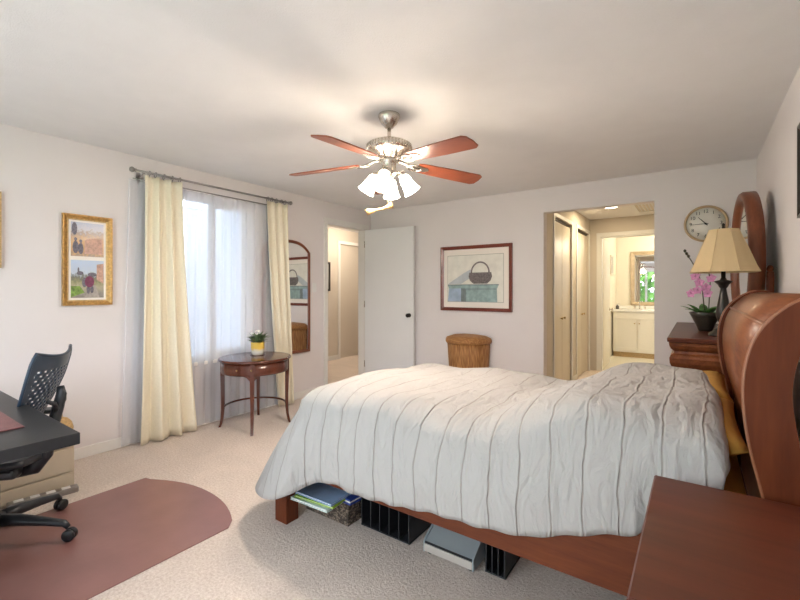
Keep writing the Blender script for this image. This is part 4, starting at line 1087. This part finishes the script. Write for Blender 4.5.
b = BM(); lathe(b, [(0.062, 0), (0.070, 0.004), (0.068, 0.0), (0.0, 0.0005)], 24, cap=False); obj('saucer', b, 'mahog', pp_)
b = BM()
rnd = random.Random(3)
for k in range(95):
    a = rnd.uniform(0, 2 * PI); r = rnd.uniform(0, 0.045); z0 = 0.11 + rnd.uniform(0, 0.06)
    leaf_blade(b, (r * math.cos(a), r * math.sin(a), z0), (math.cos(a), math.sin(a), rnd.uniform(0.2, 1.8)), rnd.uniform(0.07, 0.125), 0.026, 0.02, n=3)
obj('foliage', b, 'leafpale', pp_)
b = BM()
for k in range(8):
    a = rnd.uniform(0, 2 * PI); r = rnd.uniform(0.0, 0.08)
    flower(b, (r * math.cos(a), r * math.sin(a), 0.18 + 0.07 * rnd.random()), (math.cos(a) * 0.4 + 0.4, math.sin(a) * 0.4 - 0.5, 0.6), 0.016)
obj('blossoms', b, 'petalwhite', pp_)

# ------------------------------------------------------------------ curtains
def drape(name, m, y0t, y1t, y0b, y1b, xt, xb, zt, zb, folds, amp_t, amp_b, lab, cat, thick=0.003, nu=140, nv=34, phase=0.0, bias=1.0):
    b = BM(); rows = []
    for j in range(nv + 1):
        v = j / nv; row = []
        for i in range(nu + 1):
            u = i / nu; e = v ** bias
            y = (y0t + (y1t - y0t) * u) * (1 - e) + (y0b + (y1b - y0b) * u) * e
            amp = amp_t + (amp_b - amp_t) * v
            w = math.sin(2 * PI * folds * u + phase + 0.7 * math.sin(5 * u + 2 * v)) + 0.35 * math.sin(2 * PI * folds * 1.7 * u + 1.3 + v)
            x = xt + (xb - xt) * v + amp * w * 0.75
            z = zt + (zb - zt) * v
            row.append(b.verts.new((x, y, z)))
        rows.append(row)
    for p, q in zip(rows, rows[1:]):
        for i in range(nu): b.faces.new((p[i], p[i + 1], q[i + 1], q[i]))
    o = obj(name, b, m, None, smooth=True)
    if thick: solidify(o, thick)
    return tag(o, lab, cat)
cl = drape('curtain', 'curtain', 1.625, 1.935, 1.575, 2.085, -3.775, -3.765, 2.262, 0.012, 3.6, 0.028, 0.048, 'pale yellow curtain gathered left of the window, nearer the gold photo frame', 'curtain', bias=1.5)
cr_ = drape('curtain', 'curtain', 2.835, 3.115, 2.985, 3.20, -3.775, -3.765, 2.262, 0.012, 3.2, 0.028, 0.042, 'pale yellow curtain gathered at the wall mirror end of the window', 'curtain', phase=1.2, bias=1.2)
sh_ = drape('sheer_curtain', 'sheer', 1.53, 3.04, 1.47, 3.04, -3.845, -3.842, 2.225, 0.02, 17, 0.008, 0.014, 'white sheer curtain hanging across the window behind the yellow curtains', 'curtain', thick=0, nu=360, nv=10)
rod = thing('curtain_rod', 'silver double curtain rod with round finials above the window', 'curtain rod', (-3.775, 1.56, 2.29))
b = BM(); tube(b, [(0, 0, 0), (0, 1.58, 0)], 0.0095, 10); obj('rod', b, 'silver', rod)
b = BM(); tube(b, [(-0.067, 0.0, -0.055), (-0.067, 1.50, -0.055)], 0.006, 8); obj('sheer_rod', b, 'silver', rod)
for yy, sg in ((0.0, -1), (1.58, 1)):
    b = BM(); lathe(b, [(0.010, 0), (0.016, 0.004), (0.010, 0.010), (0.020, 0.022), (0.024, 0.034), (0.016, 0.048), (0, 0.052)], 14, mtx=T(0, yy, 0) @ Matrix.Rotation(R_(-90 * sg), 4, 'X')); obj('finial', b, 'silver', rod)
for yy in (0.055, 1.50):
    b = BM(); tube(b, [(-0.104, yy, -0.05), (-0.05, yy, -0.03), (0, yy, -0.012)], 0.006, 8); tube(b, [(0, yy + 0.014 * math.cos(t), 0.014 * math.sin(t)) for t in [PI + PI * k / 8 for k in range(9)]], 0.005, 6); box(b, -0.1048, -0.100, yy - 0.016, yy + 0.016, -0.09, 0.01); obj('bracket', b, 'silver', rod)
for par, ys in ((cl, (1.66, 1.71, 1.78, 1.85, 1.915)), (cr_, (2.86, 2.91, 2.97, 3.04, 3.09))):
    for yy in ys:
        b = BM(); tube(b, [(-3.775 + 0.020 * math.cos(t), yy + 0.004 * math.sin(t), 2.282 + 0.024 * math.sin(t)) for t in [2 * PI * k / 14 for k in range(14)]], 0.0042, 6, closed=True)
        tube(b, [(-3.775, yy, 2.268), (-3.775, yy, 2.25)], 0.003, 6); obj('curtain_ring', b, 'silver', par)

# ------------------------------------------------------------------ desk, blotter
dk = thing('desk', 'black laminate desk at the near end of the left wall', 'desk', (-3.35, -0.35, 0))
b = BM(); box(b, 0, 1.375, 0, 0.965, 0.695, 0.74, bevel=0.003); obj('tabletop', b, 'black', dk)
b = BM(); box(b, 0.05, 0.09, 0.05, 0.93, 0.007, 0.695); obj('side_panel', b, 'black', dk)
b = BM(); box(b, 1.26, 1.30, 0.05, 0.40, 0.007, 0.695); obj('side_panel', b, 'black', dk)
b = BM(); box(b, 0.09, 1.26, 0.06, 0.09, 0.25, 0.695); obj('modesty_panel', b, 'black', dk)
b = BM(); prism(b, [(-0.40, -0.24), (0.40, -0.24), (0.40, 0.24), (-0.40, 0.24)], 0, 0.005, bevel=0.002)
bl_ = tag(obj('desk_blotter', b, 'blotter'), 'burgundy leather desk blotter lying on the black desk', 'desk pad'); bl_.location = (-2.63, 0.265, 0.741)
# chair mat
b = BM()
poly = [(-3.10, -0.60), (-2.08, -0.60), (-2.08, 1.32)]
for k in range(1, 20):
    t = k / 20; x = -2.08 + (-3.10 + 2.08) * t; poly.append((x, 1.33 + 0.15 * (1 - abs(2 * t - 0.95) ** 2.2)))
poly.append((-3.10, 1.34))
prism(b, poly, 0.001, 0.006, bevel=0.002)
tag(obj('chair_mat', b, 'matred'), 'burgundy vinyl chair mat with a rounded end on the carpet', 'floor mat')

# ------------------------------------------------------------------ office chair
CA = R_(231)   # direction the sitter faces
oc_ = thing('office_chair', 'dark blue-black mesh office chair on five casters at the desk', 'chair', (-2.905, 0.535, 0.0065), CA - R_(90))
# local: +y = facing forward, +x = sitter's right
for k in range(5):
    a = None
base_angles = []
def wl(dx, dy):   # world delta to local
    c, s = math.cos(-(CA - R_(90))), math.sin(-(CA - R_(90)))
    return (dx * c - dy * s, dx * s + dy * c)
la = wl(-2.60 + 2.905, 0.82 - 0.535); a0 = math.atan2(la[1], la[0])
for k in range(5):
    a = a0 + 2 * PI * k / 5; c, s = math.cos(a), math.sin(a)
    b = BM(); tube(b, [(0.03 * c, 0.03 * s, 0.125), (0.12 * c, 0.12 * s, 0.122), (0.24 * c, 0.24 * s, 0.105), (0.33 * c, 0.33 * s, 0.088), (0.35 * c, 0.35 * s, 0.066)], [0.032, 0.029, 0.022, 0.017, 0.013], 10)
    lg = obj('base_arm', b, 'plastic', oc_)
    for sg in (-1, 1):
        b = BM(); lathe(b, [(0.0, -0.010), (0.024, -0.010), (0.030, -0.005), (0.030, 0.005), (0.024, 0.010), (0, 0.010)], 18, mtx=T(0.355 * c - sg * 0.014 * s, 0.355 * s + sg * 0.014 * c, 0.030) @ rotz(a + PI / 2) @ Matrix.Rotation(R_(90), 4, 'Y')); obj('caster', b, 'black', lg)
b = BM(); lathe(b, [(0.05, 0.10), (0.05, 0.15), (0.028, 0.16), (0.028, 0.30), (0.02, 0.30), (0.02, 0.37)], 18); obj('gas_column', b, 'plastic', oc_)
b = BM(); box(b, -0.09, 0.09, -0.14, 0.12, 0.35, 0.41, bevel=0.02, seg=3); lathe(b, [(0, -0.14), (0.045, -0.13), (0.045, 0.13), (0, 0.14)], 16, mtx=T(0, 0.02, 0.375) @ Matrix.Rotation(R_(90), 4, 'Y')); obj('tilt_mechanism', b, 'plasticgrey', oc_)
def shell(nu, nv, fn, thick):
    b = BM(); g = [[b.verts.new(fn(i / nu, j / nv)) for i in range(nu + 1)] for j in range(nv + 1)]
    for j in range(nv):
        for i in range(nu): b.faces.new((g[j][i], g[j][i + 1], g[j + 1][i + 1], g[j + 1][i]))
    return b
def seat_fn(u, v):
    x = (u - 0.5) * 2; yv = v
    w = 0.245 * (1 - 0.15 * (1 - v)) * (1 - 0.08 * abs(2 * v - 1) ** 6)
    return (x * w, -0.22 + 0.44 * v, 0.445 + 0.018 * x * x - 0.05 * max(0, v - 0.75) ** 2 * 10 * 0.3)
b = shell(16, 16, seat_fn, 0); s_ = obj('seat', b, 'plastic', oc_, smooth=True); solidify(s_, 0.03, 0)
# perforated flexible back: wide shoulders, waist low, arched dip at the top
def back_fn(u, v):
    x = (u - 0.5) * 2
    w = 0.115 + 0.075 * smooth(0.05, 0.8, v) - 0.022 * smooth(0.88, 1.0, v) ** 2
    top = 0.0 if v < 0.7 else (v - 0.7) / 0.3 * (0.03 * x * x - 0.012)
    z = 0.50 + 0.465 * v + top
    y = -0.125 - 0.175 * v ** 1.1 - 0.02 * math.sin(PI * v) + 0.035 * x * x
    return (x * w, y, z)
b = shell(36, 44, back_fn, 0)
kill = []
for f in b.faces:
    c = f.calc_center_median()
    pass
b.faces.ensure_lookup_table()
for j in range(44):
    for i in range(36):
        f = b.faces[j * 36 + i]
        if 2 < i < 33 and 3 < j < 37 and (i + 2 * (j // 2)) % 4 < 2 and j % 2 == 0: kill.append(f)
bmesh.ops.delete(b, geom=kill, context='FACES')
M['chairblue'] = mat('blue_black_polymer', (0.030, 0.052, 0.085), 0.33, var=0.1, scale=20)
bk2 = obj('backrest', b, 'chairblue', oc_, smooth=True); solidify(bk2, 0.007, 0)
b = BM()
tube(b, [back_fn(0, v / 20) for v in range(21)] + [back_fn(u / 12, 1) for u in range(1, 13)] + [back_fn(1, 1 - v / 20) for v in range(1, 21)], 0.008, 8)
obj('back_rim', b, 'chairblue', bk2)
b = BM(); tube(b, [(0.0, -0.08, 0.37), (0, -0.18, 0.38), (0, -0.225, 0.44), (0, -0.25, 0.56), (0, -0.28, 0.68), (0, -0.295, 0.75), (0, -0.29, 0.79)], [0.030, 0.028, 0.024, 0.021, 0.019, 0.017, 0.012], 10, flat=1.4)
for sg in (-1, 1): tube(b, [(0, -0.275, 0.66), (sg * 0.05, -0.285, 0.71), (sg * 0.085, -0.272, 0.73)], [0.015, 0.012, 0.010], 8)
obj('spine', b, 'plastic', oc_)
for sg in (-1, 1):
    b = BM(); tube(b, [(sg * 0.08, -0.02, 0.375), (sg * 0.22, -0.05, 0.385), (sg * 0.275, -0.07, 0.43), (sg * 0.285, -0.07, 0.51), (sg * 0.28, -0.05, 0.585)], [0.026, 0.025, 0.024, 0.021, 0.019], 10)
    ar = obj('armrest', b, 'plasticgrey', oc_)
    b = BM(); box(b, sg * 0.28 - 0.04, sg * 0.28 + 0.04, -0.15, 0.10, 0.585, 0.61, bevel=0.011, seg=3); obj('arm_pad', b, 'plastic', ar)

# ------------------------------------------------------------------ low cabinet, ornament, power strip
lc = thing('storage_cabinet', 'low beige two-drawer storage cabinet with pale lid by the left wall', 'cabinet', (-3.84, 0.42, 0))
b = BM(); box(b, 0, 0.46, 0, 0.60, 0.0, 0.27, bevel=0.006); obj('body', b, 'cabinet', lc)
b = BM(); box(b, -0.005, 0.475, -0.01, 0.61, 0.27, 0.298, bevel=0.006); obj('lid', b, 'cabtop', lc)
for z0, z1 in ((0.015, 0.095), (0.105, 0.255)):
    b = BM(); box(b, 0.46, 0.474, 0.015, 0.585, z0, z1, bevel=0.004); obj('drawer', b, 'cabinet', lc)
bw = thing('woven_ball', 'small tan woven ball ornament on the low beige cabinet', 'ornament', (-3.46, 0.965, 0.299))
b = BM(); lathe(b, [(0.02, 0), (0.05, 0.018), (0.068, 0.05), (0.072, 0.078), (0.062, 0.115), (0.04, 0.142), (0.018, 0.152)], 20); obj('body', b, 'tan', bw)
b = BM(); tube(b, [(0.03 * math.cos(t), 0.0, 0.165 + 0.035 * math.sin(t)) for t in [2 * PI * k / 16 for k in range(16)]], 0.006, 6, closed=True); obj('loop_handle', b, 'tan', bw)
ps = thing('power_strip', 'silver power strip on the carpet in front of the beige cabinet', 'power strip', (-3.30, 0.84, 0), R_(82))
b = BM(); box(b, -0.17, 0.17, -0.03, 0.03, 0.0, 0.035, bevel=0.006); obj('housing', b, 'silver', ps)
for k in range(4):
    b = BM(); box(b, -0.14 + k * 0.075, -0.095 + k * 0.075, -0.02, 0.02, 0.035, 0.038, bevel=0.001); obj('outlet', b, 'white', ps)

# ------------------------------------------------------------------ bathroom furniture
va = thing('bathroom_vanity', 'cream shaker vanity with white countertop in the bathroom', 'vanity', (-1.335, 9.12, 0))
b = BM(); box(b, 0, 1.25, 0.0, 0.58, 0.10, 0.88); obj('body', b, 'vanity', va)
b = BM(); box(b, 0.0, 1.25, 0.06, 0.58, 0.0, 0.10); obj('toe_kick', b, 'tan', va)
b = BM(); box(b, -0.015, 1.28, -0.025, 0.585, 0.88, 0.92, bevel=0.005); box(b, -0.015, 1.28, 0.56, 0.585, 0.92, 0.98, bevel=0.003); obj('countertop', b, 'counter', va)
b = BM(); box(b, 0.02, 1.23, -0.016, 0.0, 0.74, 0.86, bevel=0.003); obj('drawer_front', b, 'vanity', va)
for x0 in (0.02, 0.43, 0.84):
    b = BM(); x1 = x0 + 0.39
    frame_rect(b, 'y', x0, x1, 0.13, 0.72, 0.055, 0.0, -0.018, steps=[(0, 0), (0, -0.018), (0.055, -0.018), (0.055, -0.006), (0.055, 0)]); box(b, x0 + 0.05, x1 - 0.05, -0.008, 0.0, 0.18, 0.67); dd = obj('door', b, 'vanity', va)
    b = BM(); lathe(b, [(0.006, 0), (0.006, 0.014), (0.013, 0.02), (0, 0.028)], 10, mtx=T(x0 + (0.36 if x0 < 0.4 else 0.03), -0.018, 0.66) @ Matrix.Rotation(R_(90), 4, 'X')); obj('knob', b, 'brass', dd)
b = BM(); tube(b, [(0.42, 0.42, 0.92), (0.42, 0.42, 1.03), (0.42, 0.38, 1.07), (0.42, 0.31, 1.06), (0.42, 0.30, 1.03)], 0.011, 8)
for sg in (-1, 1): lathe(b, [(0.016, 0.92), (0.016, 0.95), (0.022, 0.96), (0.016, 0.985), (0, 0.99)], 10, 0.42 + sg * 0.09, 0.42)
obj('faucet', b, 'nickel', va)
sd = thing('soap_dispenser', 'small dark soap bottle at the end of the bathroom countertop', 'bottle', (-1.27, 9.25, 0.921))
b = BM(); lathe(b, [(0.028, 0), (0.03, 0.01), (0.03, 0.06), (0.014, 0.075), (0.012, 0.085)], 14); obj('bottle_body', b, 'bowl', sd)
b = BM(); tube(b, [(0, 0, 0.085), (0, 0, 0.11), (0.03, 0, 0.108)], 0.005, 6); obj('pump', b, 'nickel', sd)
bm_ = thing('bathroom_mirror', 'large tan framed mirror above the bathroom vanity', 'mirror', (-0.47, 9.72, 1.53))
b = BM(); frame_rect(b, 'y', -0.62, 0.62, -0.54, 0.55, 0.07, -0.0, -0.035); obj('mirror_frame', b, 'mirrortan', bm_)
b = BM(); box(b, -0.555, 0.555, -0.014, -0.006, -0.475, 0.485); obj('mirror_glass', b, 'mirror', bm_)
bp_ = thing('framed_picture', 'small pale framed picture on the bathroom side wall', 'picture', (-1.36, 9.12, 1.79))
b = BM(); frame_rect(b, 'x', -0.14, 0.14, -0.19, 0.19, 0.03, 0.0, 0.022); obj('frame', b, 'closet', bp_)
b = BM(); box(b, 0.002, 0.008, -0.115, 0.115, -0.165, 0.165); obj('mat_board', b, 'p_path', bp_)

# ------------------------------------------------------------------ garden trees beyond the patio window (seen in the bathroom mirror)
def tree(x, y, h, r, lab, seed):
    rn = random.Random(seed)
    t = thing('garden_tree', lab, 'tree', (x, y, -0.35))
    b = BM(); tube(b, [(0, 0, 0), (0.03, 0, h * 0.3), (-0.04, 0.02, h * 0.6), (0, 0, h * 0.85)], [0.16, 0.13, 0.09, 0.03], 10); obj('trunk', b, 'bark', t)
    b = BM()
    for k in range(420):
        a = rn.uniform(0, 2 * PI); u = rn.uniform(-1, 1); rr = r * rn.uniform(0.55, 1) ; q = math.sqrt(1 - u * u)
        p = Vector((rr * q * math.cos(a), rr * q * math.sin(a), h * 0.62 + u * rr * 1.15))
        d = Vector((rn.gauss(0, 1), rn.gauss(0, 1), rn.gauss(0, 1))).normalized(); e = d.orthogonal().normalized(); s = rn.uniform(0.12, 0.22)
        b.faces.new([b.verts.new(p + e * s), b.verts.new(p + d * s * 1.6), b.verts.new(p - e * s), b.verts.new(p - d * s * 0.8)])
    obj('crown', b, 'treeleaf', t)
tree(-2.2, -6.6, 2.9, 1.25, 'leafy green garden tree reflected in the bathroom mirror', 1)
tree(-7.2, -12.5, 4.4, 1.9, 'wider leafy garden tree standing behind the reflected one', 2)
